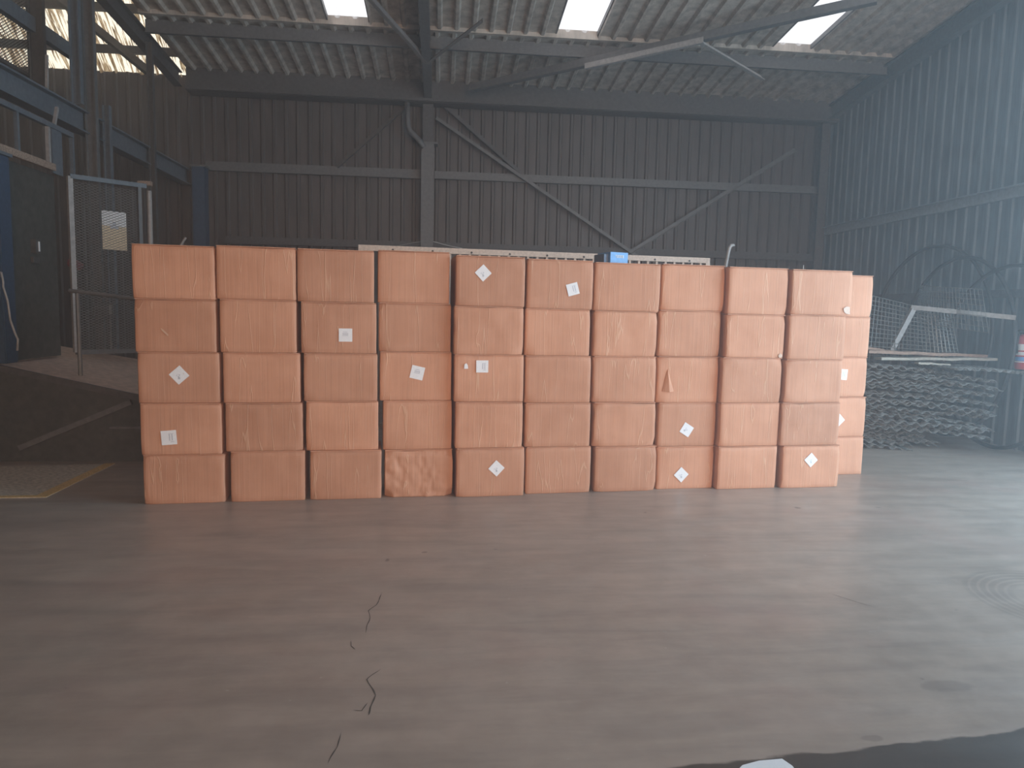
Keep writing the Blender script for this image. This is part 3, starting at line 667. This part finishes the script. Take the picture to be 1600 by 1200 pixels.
# second pale beam above it, seen crossing the bright sheeting
p_, q_ = atX(0, 12, XP - .6), atX(112, 76, XP - .6)
steel('tie_beam', 'grey tie beam crossing the bright sheeting at the upper left', 'beam', lambda bm: bar(bm, (XP - .6, p_.y - .6, (p_.z + q_.z) / 2), (XP - .6, atX(140, 92, XP - .6).y, (p_.z + q_.z) / 2), .08, .17), M['bluegrey'])
def onsteep(px, py, off=.12):
    n = Vector((0, math.sin(TA), math.cos(TA))); return onplane(px, py, Vector((0, YBACK, ZE)) - n * off, n)
for (x0, y0, x1, y1, lb, wd_) in ((-40, 62, 255, 84, 'lower purlin under the bright translucent sheeting', .12), (-60, -4, 150, 12, 'upper purlin under the bright translucent sheeting', .12)):
    a, b = onsteep(x0, y0), onsteep(x1, y1); m_ = (a + b) / 2
    steel('roof_purlin', lb, 'purlin', lambda bm: bar(bm, (XW + .1, m_.y, m_.z), (XL, m_.y, m_.z), .07, wd_), M['steeld'])
strut('roof_brace', 'dark diagonal brace crossing the bright sheeting beside the tall posts', 'brace', onsteep(80, -12, .3), onsteep(232, 112, .3), .11, M['steeld'], rbar)
a_ = onsteep(60, -10, .5)
post(48, 74, 0, 118, M['steeld'], 'wide dark post dividing the bright sheeting at the far left', X=XP - .55, ztop=ZE + 2.4, zbot=za + .1)
# guard panel with mesh below the beam
XG = XP + .1
def G(x, y): return atX(x, y, XG)
g0, g1 = G(-30, 148), G(112, 210); b0, b1 = G(-30, 216), G(112, 276)
ztg = (G(10, 164).z + G(100, 206).z) / 2; zbg = (G(10, 232).z + G(80, 263).z) / 2
ya, yb2 = G(-40, 180).y, G(113, 240).y
t = thing('guard_panel', 'guard rail panel with mesh above the dark cladding at far left', 'railing', (XG, (ya + yb2) / 2, zbg))
def loc_(o): return o
oy = (ya + yb2) / 2
def rel(bm):
    for v in bm.verts: v.co -= Vector((XG, oy, zbg))
bm = BM(); bar(bm, (XG, ya, ztg), (XG, yb2, ztg), .05, .05); rel(bm); link('top_rail', bm, M['bluegrey'], t)
bm = BM(); bar(bm, (XG, ya, zbg), (XG, G(84, 265).y, zbg), .05, .07); rel(bm); o = link('bottom_rail', bm, M['rust'], t); o['label'] = 'rusty pale bottom rail'
for xx, mt in ((27, M['bluegrey']), (75, M['steell']), (112, M['bluegrey'])):
    y = G(xx, 220).y; bm = BM(); bar(bm, (XG, y, zbg), (XG, y, ztg), .035, .035, Vector((1, 0, 0))); rel(bm); link('rail_post', bm, mt, t)
bm = BM(); y0, y1 = G(80, 230).y, G(96, 240).y; box(bm, (XG - .01, min(y0, y1), zbg - .06), (XG + .01, max(y0, y1), ztg)); rel(bm); link('infill_plate', bm, M['bluegrey'], t)
# dark cladding under it
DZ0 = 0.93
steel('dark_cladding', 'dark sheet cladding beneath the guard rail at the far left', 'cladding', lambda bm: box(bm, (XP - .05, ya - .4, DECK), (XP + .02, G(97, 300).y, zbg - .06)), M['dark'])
sw = atX(57, 385, XP + .05)
t = thing('switch_box', 'small grey switch box with a white strip on dark cladding', 'switch', (XP + .02, sw.y, sw.z))
bm = BM(); box(bm, (0, -.05, -.07), (.05, .05, .07)); link('switch_housing', bm, M['steeld'], t)
bm = BM(); box(bm, (.05, -.004, -.05), (.056, .018, .05)); link('white_strip', bm, M['white'], t)
bm = BM(); box(bm, (-.004, -.06, -.17), (.03, .05, -.11)); link('conduit_box', bm, M['steeld'], t)
# blue post at the left edge of the frame
a = atY(3, 400, 7.2); zt = atY(3, 242, 7.2).z - DECK
t = thing('blue_post', 'blue painted post at the left edge of the picture', 'post', (a.x - .03, 7.2, DECK))
bm = BM(); box(bm, (-.16, -.1, 0), (.08, .1, zt)); bmesh.ops.bevel(bm, geom=bm.edges[:], offset=.01, segments=2, affect='EDGES'); link('post_shaft', bm, M['blue'], t)
bm = BM(); box(bm, (-.18, -.12, zt), (.1, .12, zt + .03)); link('cap_plate', bm, M['bluegrey'], t)
bm = BM(); cy = 7.05
tube(bm, [atY(-6, 424, cy), atY(2, 426, cy), atY(5, 440, cy), atY(5, 448, cy), atY(12, 470, cy), atY(16, 500, cy), atY(24, 522, cy), atY(28, 530, cy), atY(27, 548, cy)], .01, 8)
tag(rebase(link('hanging_cable', bm, M['steell'], smooth=True)), 'thin grey cable hanging down over the blue post', 'cable')
# blue column by the back wall
a = atY(315, 380, YBACK - .3); zt = atY(315, 262, YBACK - .3).z
t = thing('blue_column', 'dark blue column by the back wall behind the leftmost boxes', 'column', (a.x, YBACK - .3, 0))
bm = BM(); box(bm, (-.1, -.1, 0), (.1, .1, zt)); link('column_shaft', bm, M['blue'], t)
bm = BM(); box(bm, (-.13, -.12, zt), (.13, .12, zt + .03)); link('cap_plate', bm, M['steel'], t)

# ramp
B0, B1 = atZ(-60, 722), atZ(345, 724)
def upz(base, px, py): r = ray(px, py); tt = math.hypot(base.x - CAM.x, base.y - CAM.y) / math.hypot(r.x, r.y); return CAM.z + r.z * tt
bL, bR = atZ(0, 722), atZ(214, 722)
zL, zR = upz(bL, 10, 569), upz(bR, 214, 616)
slp = (zR - zL) / (bR - bL).length
nd_ = (bR - bL).normalized()
def nearp(s): p = bL + nd_ * s; return Vector((p.x, p.y, max(.03, zL + slp * s)))
s0, s1 = -1.2, (bR - bL).length + 1.3
back = Vector((-nd_.y, nd_.x, 0))
depth_r = 2.1
t = thing('loading_ramp', 'brown dusty loading ramp sloping down behind the leftmost boxes', 'ramp', (bL.x, bL.y, 0))
def relr(bm):
    for v in bm.verts: v.co -= Vector((bL.x, bL.y, 0))
bm = BM(); n0, n1 = nearp(s0), nearp(s1); f0, f1 = n0 + back * (depth_r - .5) + Vector((0, 0, 0)), n1 + back * (depth_r + .9)
f0.z = n0.z; f1.z = n1.z
top = [bm.verts.new(p) for p in (n0, n1, f1, f0)]; bot = [bm.verts.new(p - Vector((0, 0, .03))) for p in (n0, n1, f1, f0)]
bm.faces.new(top); bm.faces.new(bot[::-1])
for i in range(4): bm.faces.new((top[i], bot[i], bot[(i + 1) % 4], top[(i + 1) % 4]))
relr(bm); link('ramp_deck', bm, M['ramp'], t)
bm = BM(); v = [n0 - Vector((0, 0, .03)), n1 - Vector((0, 0, .03)), Vector((n1.x, n1.y, 0)), Vector((n0.x, n0.y, 0))]
a_ = [bm.verts.new(p + back * .03) for p in v]; b_ = [bm.verts.new(p + back * .05) for p in v]; bm.faces.new(a_); bm.faces.new(b_[::-1])
for i in range(4): bm.faces.new((a_[i], b_[i], b_[(i + 1) % 4], a_[(i + 1) % 4]))
relr(bm); link('under_ramp_dark', bm, M['dark'], t)  # dark sheet stands in for the darkness under the ramp
bm = BM(); bar(bm, n0 - Vector((0, 0, .023)) - back * .012, n1 - Vector((0, 0, .023)) - back * .012, .03, .06); relr(bm); link('edge_angle', bm, M['steeld'], t)
bm = BM(); pp = onplane(30, 700, bL - back * .01, back); qq = onplane(205, 628, bL - back * .01, back); bar(bm, pp, qq, .03, .05); relr(bm); link('diagonal_brace', bm, M['steel'], t)
bm = BM(); pp = onplane(172, 668, bL - back * .01, back); qq = onplane(250, 668, bL - back * .01, back); bar(bm, pp, qq, .03, .02); relr(bm); link('bottom_rail', bm, M['steel'], t)
# handrail on the ramp: thin post and rail, seen through the gate
def D(x, y, s=1.9): return onplane(x, y, bL + back * s, back)
t = thing('ramp_handrail', 'thin steel handrail standing on the ramp behind the mesh gate', 'handrail', (0, 0, 0))
pb = D(126, 588, .35); pt = D(121, 458, .35)
t.location = (pb.x, pb.y, pb.z - .0)
zpb = zL + slp * (pb - bL).dot(nd_)
t.location.z = zpb
bm = BM(); tube(bm, [Vector((0, 0, 0)), Vector((0, 0, pt.z - zpb))], .022, 8); link('rail_post', bm, M['steel'], t)
r0, r1 = D(108, 454, .35), D(330, 482, .35)
bm = BM(); tube(bm, [r0 - t.location, r1 - t.location], .02, 8); link('hand_rail', bm, M['steel'], t)
pb2 = Vector((r1.x, r1.y, 0)); zz2 = max(.03, zL + slp * (r1 - bL).dot(nd_))
bm = BM(); tube(bm, [Vector((r1.x, r1.y, zz2)) - t.location, r1 - t.location], .022, 8); link('rail_post', bm, M['steel'], t)

# mesh gate
yg = atX(100, 400, XP + .03).y
gA = Vector((XP + .12, yg, 0)); rB = ray(229, 340)
gB = CAM + rB * ((gA.y + .62) / rB.y)
gB.z = 0; gd = (gB - gA); GW = math.hypot(gd.x, gd.y); gdn = Vector((gd.x, gd.y, 0)).normalized(); gn = Vector((gdn.y, -gdn.x, 0))
def GP(px, py): return onplane(px, py, gA, gn)
zt0, zt1 = GP(100, 274).z, GP(228, 291).z; zgt = (zt0 + zt1) / 2; zgb = GP(102, 551).z
t = thing('mesh_gate', 'grey expanded mesh gate with a notice on it at left', 'gate', (gA.x, gA.y, zgb), math.atan2(gd.y, gd.x))
GH = zgt - zgb
sl_ = (zt1 - zt0) / GW
for nm, a, b, wd_, mt in (('gate_stile', (0, 0, 0), (0, 0, GH + (zt0 - zgt)), .05, M['steell']), ('gate_stile', (GW - .08, 0, 0), (GW - .08, 0, GH + zt1 - zgt), .04, M['steel']),
                      ('gate_rail', (0, 0, GH + zt0 - zgt), (GW, 0, GH + zt1 - zgt), .05, M['bluegrey']), ('gate_rail', (0, 0, .0), (GW, 0, .0), .05, M['steel'])):
    bm = BM(); bar(bm, a, b, wd_, wd_, Vector((0, 1, 0))); link(nm, bm, mt, t)
bm = BM(); L, S = .066, .030      # expanded metal diamonds
cols_, rows_ = int((GW - .08) / L), int((GH - .05) / S)
for i in range(cols_):
    for j in range(rows_):
        x = (i + .5) * L; z = (j + .5) * S + .01
        if z > GH + zt0 - zgt + sl_ * x - .03: continue
        if (i + j) % 1 == 0:
            for sx, sz in ((1, 1), (1, -1)):
                a = Vector((x - L / 2, .0, z)); b = Vector((x, 0, z + sz * S / 2)); c_ = Vector((x + L / 2, 0, z))
                for p, q2 in ((a, b), (b, c_)):
                    e = Vector((0, 0, .0026)); f = [bm.verts.new(v_) for v_ in (p - e, q2 - e, q2 + e + Vector((0, .003, 0)), p + e + Vector((0, .003, 0)))]; bm.faces.new(f)
o = link('expanded_mesh', bm, M['galv'], t); o['kind'] = 'stuff'
t2 = thing('gate_post', 'pale steel post at the free end of the mesh gate', 'post', (0, 0, 0))
pe = gA + gdn * (GW + .01); pe += gdn * .03; t2.location = (pe.x, pe.y, 0)
bm = BM(); tube(bm, [Vector((0, 0, DECK - .02)), Vector((0, 0, GP(231, 298).z))], .028, 10); link('post_shaft', bm, M['steell'], t2)
bm = BM(); zq = GP(231, 290).z; box(bm, (-.12, -.03, zq + .0), (.03, .03, zq + .05)); link('top_bracket', bm, M['rust'], t2)
nA, nB = GP(160, 328), GP(200, 392); 
def gl(p): return Vector(((p - gA).dot(gdn), 0, p.z - zgb))
a, b = gl(nA), gl(nB); md = (GP(160, 353).z + GP(200, 354).z) / 2 - zgb
t3 = thing('paper_notice', 'pale paper notice behind the mesh of the gate', 'notice', (gA + gdn * (a.x + b.x) / 2) + Vector((0, 0, zgb + b.z)) - gn * .02, math.atan2(gd.y, gd.x))
hw = (b.x - a.x) / 2
bm = BM(); box(bm, (-hw, 0, md - b.z), (hw, .006, a.z - b.z)); link('upper_sheet', bm, M['white'], t3)
bm = BM(); box(bm, (-hw, 0, 0), (hw, .006, md - b.z - .002)); o = link('lower_sheet', bm, M['tan'], t3); o['label'] = 'yellowed lower sheet'
bm = BM(); cc = .045; box(bm, (-cc, -.002, md - b.z - .03), (cc, -.0005, md - b.z + .012)); box(bm, (-cc * .4, -.002, md - b.z + .01), (cc * .4, -.0005, md - b.z + .05)); link('printed_emblem', bm, M['ink'], t3)
# red handle hanging on the gate, junction box behind
rp = onplane(116, 413, gA - gn * .14, gn)
bm = BM(); tube(bm, [rp + Vector((-.05, 0, .02)), rp + Vector((0, 0, .01)), rp + Vector((.07, 0, -.03))], .05, 12); tag(rebase(link('red_float', bm, plain('faded_red_plastic', (.22, .07, .08), .6))), 'small faded red roll behind the gate mesh near its hinge', 'roll')
jp = onplane(168, 481, gA - gn * .3, gn)
t4 = thing('junction_box', 'small grey box with pale strip seen low through the gate', 'junction box', (jp.x, jp.y, jp.z - .1))
bm = BM(); box(bm, (-.07, 0, 0), (.07, .06, .16)); link('housing', bm, M['steel'], t4)
bm = BM(); box(bm, (.02, -.01, .02), (.045, 0, .14)); link('pale_strip', bm, M['steell'], t4)
bm = BM(); tube(bm, [Vector((0, .05, -jp.z + .1 + DECK)), Vector((0, .05, 0))], .02, 8); link('support_post', bm, M['steel'], t4)
# thin struts near the upper rail
strut('thin_strut', 'short pale strut between the guard panel and the sloping beam', 'strut', atX(84, 199, XP + .05), atX(89, 168, XP + .05), .03, M['steell'], rbar)
strut('thin_strut', 'short bright vertical strip hanging above the sloping beam', 'strut', Vector((XP - .1, atX(73, 134, XP - .1).y, za + .128)), atX(73, 86, XP - .1), .025, M['steell'], rbar)
# perforated screen in front of the bright sheeting, far left
XS_ = XP - .75
t = thing('perforated_screen', 'perforated metal screen over the bright sheeting at the far left', 'screen', (XS_, 0, 0))
ps, pe_ = atX(-40, 60, XS_), atX(49, 60, XS_)
zlo, zhi = atX(20, 104, XS_).z, atX(40, -30, XS_).z
bm = BM(); L = .05
ny_, nz_ = int(abs(pe_.y - ps.y) / L), int((zhi - zlo) / .035)
yy0 = min(ps.y, pe_.y)
for i in range(ny_):
    for j in range(nz_):
        y = yy0 + i * L; z = zlo + j * .035
        for sgn in (1, -1):
            a = Vector((0, y, z + (0 if sgn > 0 else .035))); b = Vector((0, y + L, z + (.035 if sgn > 0 else 0))); e = Vector((0, 0, .006))
            bm.faces.new([bm.verts.new(v_) for v_ in (a - e, b - e, b + e, a + e)])
o = link('screen_mesh', bm, M['steeld'], t); o['kind'] = 'stuff'
bm = BM()
for z in (zlo, zhi): bar(bm, (0, yy0, z), (0, yy0 + ny_ * L, z), .04, .04)
for y in (yy0, yy0 + ny_ * L): bar(bm, (0, y, zlo), (0, y, zhi), .04, .04, Vector((1, 0, 0)))
link('screen_frame', bm, M['steeld'], t)
# floor plate with yellow edge
pl = [atZ(x, y) for x, y in ((-160, 733), (180, 725), (72, 777.5), (-160, 781))]
c0 = sum(pl, Vector()) / 4
t = thing('floor_plate', 'worn pale floor plate with yellow painted edge at left', 'floor plate', (c0.x, c0.y, 0))
def slab(pts, z0, z1, name, mat, par):
    bm = BM(); a = [bm.verts.new((p.x - c0.x, p.y - c0.y, z1)) for p in pts]; b = [bm.verts.new((p.x - c0.x, p.y - c0.y, z0)) for p in pts]
    bm.faces.new(a); bm.faces.new(b[::-1]);
    for i in range(len(a)): bm.faces.new((a[i], b[i], b[(i + 1) % len(a)], a[(i + 1) % len(a)]))
    return link(name, bm, mat, par)
slab(pl, 0, .004, 'plate', M['plate'], t)
e1 = [atZ(x, y) for x, y in ((180, 724.5), (72, 777.5), (58, 774.5), (164, 724.8))]; slab(e1, .004, .006, 'painted_edge', M['yellow'], t)
e2 = [atZ(x, y) for x, y in ((72, 777.5), (-160, 781), (-160, 778.2), (66, 774.6))]; slab(e2, .004, .0062, 'painted_edge', M['yellow'], t)

# ---------------------------------------------------------------- right side: heap of roof sheets
def sheet_bm(L, W, pitch, amp, sag, seed, th=.006):
    """corrugated sheet; waves run across x, the sheet reaches back along y"""
    bm = BM(); n = int(L / pitch * 8); m = 5; g = []
    for i in range(n + 1):
        x = -L / 2 + L * i / n; row = []
        for j in range(m + 1):
            y = W * j / m; wv = math.sin(2 * math.pi * x / pitch) ; wv = max(-.8, min(.8, wv * 1.25))
            z = amp * wv + sag * (x / L * 2) ** 2 + .02 * noise.noise(Vector((x * 1.3, y, seed))) + .012 * noise.noise(Vector((x * 5, y * 2, seed * 2)))
            yy = y + (.035 * noise.noise(Vector((x * 4, seed * 3.3, 0))) if j == 0 else 0)
            row.append((x, yy, z))
        g.append(row)
    tp = [[bm.verts.new(p) for p in r] for r in g]; bt = [[bm.verts.new((p[0], p[1], p[2] - th)) for p in r] for r in g]
    for i in range(n):
        for j in range(m):
            bm.faces.new((tp[i][j], tp[i + 1][j], tp[i + 1][j + 1], tp[i][j + 1])); bm.faces.new((bt[i][j], bt[i][j + 1], bt[i + 1][j + 1], bt[i + 1][j]))
        bm.faces.new((tp[i][0], bt[i][0], bt[i + 1][0], tp[i + 1][0])); bm.faces.new((tp[i][m], tp[i + 1][m], bt[i + 1][m], bt[i][m]))
    for j in range(m):
        bm.faces.new((tp[0][j], tp[0][j + 1], bt[0][j + 1], bt[0][j])); bm.faces.new((tp[n][j], bt[n][j], bt[n][j + 1], tp[n][j + 1]))
    return bm
pc = atZ(1352, 702)
rnd = random.Random(21); NS = 36; zt_l = atY(1356, 562, pc.y).z; PR = -.16
for i in range(NS):
    f = i / (NS - 1); z = .05 + (zt_l - .10) * f + rnd.uniform(-.010, .010)
    L = rnd.uniform(2.3, 2.75); x_r = XR - .52 - rnd.uniform(0, .10)
    if i < 8: x_r -= rnd.uniform(.3, 1.0)
    elif rnd.random() < .45: x_r -= rnd.uniform(.2, .7)
    xc = x_r - L / 2; fy = pc.y - .02 + (xc - pc.x) * math.tan(PR) + rnd.uniform(-.06, .10) + (.12 if i < 8 else 0)
    bm = sheet_bm(L, 1.15, .135, .020, -.04 - .05 * rnd.random(), i)
    o = link('roof_sheet', bm, M['sheet'], smooth=True)
    o.location = (xc, fy, z); o.rotation_euler = (math.radians(rnd.uniform(-1.5, .5)), math.radians(rnd.uniform(.2, 2.4)), PR + math.radians(rnd.uniform(-4, 4)))
    tag(o, 'lowest corrugated sheet of the heap, lying on the floor' if i == 0 else 'topmost full corrugated sheet of the heap under the boards' if i == NS - 1 else 'weathered corrugated sheet lying in the heap beside the right wall', 'roof sheet', 'corrugated sheets in the heap')
# one sheet and boards lying on top
ztp_ = zt_l
def board(p, q, w, th, mat, label, yy):
    a, b = atY(*p, yy), atY(*q, yy)
    bm = BM(); n = 10; rr = []
    for i in range(n + 1):
        c = a.lerp(b, i / n); z = c.z + .012 * noise.noise(Vector((i * .6, p[0], 0)))
        rr.append([bm.verts.new((c.x, yy + dy * w / 2, z + dz * th / 2)) for dy, dz in ((-1, -1), (1, -1), (1, 1), (-1, 1))])
    for A, B in zip(rr, rr[1:]):
        for k2 in range(4): bm.faces.new((A[k2], A[(k2 + 1) % 4], B[(k2 + 1) % 4], B[k2]))
    bm.faces.new(rr[0]); bm.faces.new(rr[-1][::-1])
    tag(rebase(link('wooden_board', bm, mat)), label, 'board', 'boards on top of the sheet heap')
py_ = pc.y
board((1330, 541), (1455, 557), .14, .03, M['timber'], 'reddish brown board at the back of the heap top', py_ + .62)
board((1352, 549), (1536, 556), .16, .035, M['timber'], 'long reddish brown board on top of the sheet heap', py_ + .42)
board((1372, 560), (1552, 561), .14, .03, M['timberl'], 'pale grey board in front of the brown one', py_ + .22)
board((1432, 567), (1482, 570), .08, .022, M['timberl'], 'short pale board end on the front of the heap', py_ - .02)
bm = sheet_bm(.95, .8, .12, .02, -.02, 77); o = link('roof_sheet', bm, M['sheet'], smooth=True)
a = atY(1560, 578, py_ - .4); o.location = (a.x - .1, py_ - .42, a.z); o.rotation_euler = (0, math.radians(3.0), 0)
tag(o, 'pale wavy sheet end on top of the heap near the right wall', 'roof sheet')

# white angle frame leaning on the heap
def Fp(x, y): return atY(x, y, py_ + .62 - .7 * max(0, x - 1425) / 170)
t = thing('angle_frame', 'white L-shaped metal frame leaning behind the sheet heap', 'frame', Fp(1395, 545))
o0 = t.location.copy()
bm = BM(); bar(bm, Fp(1424, 480) - o0, Fp(1587, 496.5) - o0, .06, .055); link('frame_rail', bm, M['steell'], t)
bm = BM(); bar(bm, Fp(1427, 482) - o0, Fp(1392, 548) - o0, .06, .06, Vector((0, 1, 0))); link('frame_leg', bm, M['steell'], t)
# crimped wire screens
wy = py_ + 1.15
def wire_panel(pts, yy, label, sp=.062, r=.004, curve=0.0):
    a, b, c, d = [(atX(x, y, -yy) if yy < 0 else atY(x, y, yy)) for x, y in pts]     # lower left, lower right, upper right, upper left
    t = thing('wire_mesh_panel', label, 'mesh panel', a); bm = BM()
    nu = max(2, int((b - a).length / sp)); nv = max(2, int((d - a).length / sp))
    def Q(u, v): p = a.lerp(b, u).lerp(d.lerp(c, u), v); p.y += (.12 * v if yy > 0 else 0); p.x -= curve * math.sin(u * 3.1); return p - a
    for i in range(nu + 1): tube(bm, [Q(i / nu, v / 6) for v in range(7)], r, 4)
    for j in range(nv + 1): tube(bm, [Q(u / 8, j / nv) for u in range(9)], r, 4)
    o = link('wire_grid', bm, M['galv'], t); return t
wire_panel([(1352, 562), (1500, 566), (1496, 492), (1372, 462)], py_ + .55, 'square wire mesh panel standing behind the sheet heap', .055, .0045)
wire_panel([(1432, 500), (1545, 520), (1535, 452), (1438, 446)], -(XR - .62), 'curved wire mesh panel leaning on the hoops', .055, .004, .12)
# steel hoops
def hoop(cx, top, xleft, label, off, lean):
    """large pipe ring standing on the floor and leaning on the right wall"""
    ct = atX(cx, top, XR - off); R = ct.z / 2 / math.cos(lean)
    t = thing('steel_hoop', label, 'hoop', (XR - off - 2 * R * math.sin(lean), ct.y, 0.03), 0, 'pipe hoops by the right wall')
    bm = BM(); n = 80
    ry = abs(atX(xleft, 500, XR - off - R * math.sin(lean)).y - ct.y)
    tube(bm, [Vector((((1 + math.sin(2 * math.pi * k / n)) * R) * math.sin(lean), ry * math.cos(2 * math.pi * k / n), (1 + math.sin(2 * math.pi * k / n)) * R * math.cos(lean))) for k in range(n)], .025, 8, True)
    link('hoop_tube', bm, M['rubber'], t, smooth=True)
hoop(1462, 388, 1364, 'largest dark hoop, leaning on the right wall nearest the boxes', .10, .05)
hoop(1505, 406, 1412, 'middle one of three dark hoops leaning on the right wall', .15, .05)
hoop(1585, 419, 1478, 'dark hoop at the right edge of the picture above the heap', .20, .05)

# fire extinguisher on the right wall
ey = 8.02; a = atY(1596, 548, ey); 
t = thing('fire_extinguisher', 'red fire extinguisher with white label bands on the right wall', 'fire extinguisher', (a.x + .03, ey, atY(1596, 577, ey).z))
eh = atY(1596, 522, ey).z - atY(1596, 577, ey).z; er = .085
def lathe(prof, n=24):
    bm = BM(); rg = []
    for r_, z_ in prof: rg.append([bm.verts.new((r_ * math.cos(2 * math.pi * k / n), r_ * math.sin(2 * math.pi * k / n), z_)) for k in range(n)])
    for A, B in zip(rg, rg[1:]):
        for k in range(n): bm.faces.new((A[k], A[(k + 1) % n], B[(k + 1) % n], B[k]))
    bm.faces.new(rg[0][::-1]); bm.faces.new(rg[-1]); return bm
link('cylinder_body', lathe([(er * .9, 0), (er, .01), (er, eh * .88), (er * .8, eh * .95), (er * .35, eh)]), M['red'], t, smooth=True)
for z0_, z1_, mt in ((.54, .72, M['white']), (.40, .50, M['white']), (.24, .36, M['bluebox']), (.20, .23, M['white'])): link('label_band', lathe([(er + .002, eh * z0_), (er + .002, eh * z1_)]), mt, t)
bm = BM(); box(bm, (-.02, -.02, eh), (.02, .02, eh + .04)); box(bm, (-.09, -.012, eh + .03), (.04, .012, eh + .05)); link('valve_handle', bm, M['black'], t)
bm = BM(); tube(bm, [(-.02, 0, eh + .02), (-.09, -.01, eh + .0), (-.11, -.02, eh * .7), (-.1, -.02, eh * .45)], .011, 8); link('hose', bm, M['black'], t, smooth=True)
bm = BM(); box(bm, (er - .01, -.03, eh * .5), (max(er + .02, XR - a.x - .03), .03, eh * .56)); link('wall_bracket', bm, M['steel'], t)

# ---------------------------------------------------------------- marks on the floor
def crack(pts, w=.006):
    bm = BM(); P_ = [atZ(x, y) for x, y in pts]; fine = []
    for a, b in zip(P_, P_[1:]):
        for k in range(6): c = a.lerp(b, k / 6); c += Vector((noise.noise(c * 9) * .02, noise.noise(c * 7 + Vector((5, 0, 0))) * .02, 0)); fine.append(c)
    L_, R_ = [], []
    for i, p in enumerate(fine):
        ww = .55 * w * (.35 + .65 * abs(noise.noise(p * 14))) * min(1, i / 2, (len(fine) - 1 - i) / 2 + .05)
        d = (fine[min(i + 1, len(fine) - 1)] - fine[max(i - 1, 0)]).normalized(); s = Vector((-d.y, d.x, 0))
        L_.append(bm.verts.new((p.x + s.x * ww, p.y + s.y * ww, .0008))); R_.append(bm.verts.new((p.x - s.x * ww, p.y - s.y * ww, .0008)))
    for i in range(len(fine) - 1): bm.faces.new((L_[i], L_[i + 1], R_[i + 1], R_[i]))
    tag(link('floor_crack', bm, M['crack']), kind='structure')
crack([(597, 926), (588, 945), (576, 955), (573, 975), (571, 992)], .008)
crack([(552, 1000), (549, 1008), (554, 1016)], .007)
crack([(593, 1045), (577, 1062), (583, 1088), (574, 1105), (571, 1118)], .009)
crack([(571, 1098), (562, 1109), (550, 1108)], .008)
crack([(533, 1146), (530, 1165), (523, 1180), (516, 1195)], .007)
crack([(1302, 930), (1335, 940), (1375, 951)], .005)
wp = [atZ(x, y) for x, y in ((1160, 1196), (1186, 1189), (1222, 1186), (1238, 1197), (1245, 1206), (1150, 1206))]
bm = BM(); a = [bm.verts.new((p.x, p.y, .0015)) for p in wp]; bm.faces.new(a)
tag(rebase(link('paint_patch', bm, M['white'])), 'pale patch on the floor at the bottom edge of the picture', 'patch')

# ---------------------------------------------------------------- haze volume in the hall
m = bpy.data.materials.new('hall_haze'); m.use_nodes = True; nt = m.node_tree; nt.nodes.clear()
vo = nt.nodes.new('ShaderNodeVolumeScatter'); vo.inputs['Color'].default_value = (0.93, 0.96, 1.0, 1); vo.inputs['Density'].default_value = HAZE; vo.inputs['Anisotropy'].default_value = 0.6
ou = nt.nodes.new('ShaderNodeOutputMaterial'); nt.links.new(vo.outputs[0], ou.inputs['Volume'])
bm = BM(); box(bm, (XW + .1, FRONT + .1, .01), (XR - .01, YBACK + .2, 7.6)); tag(link('haze', bm, m), 'thin haze filling the hall', 'haze', kind='stuff')
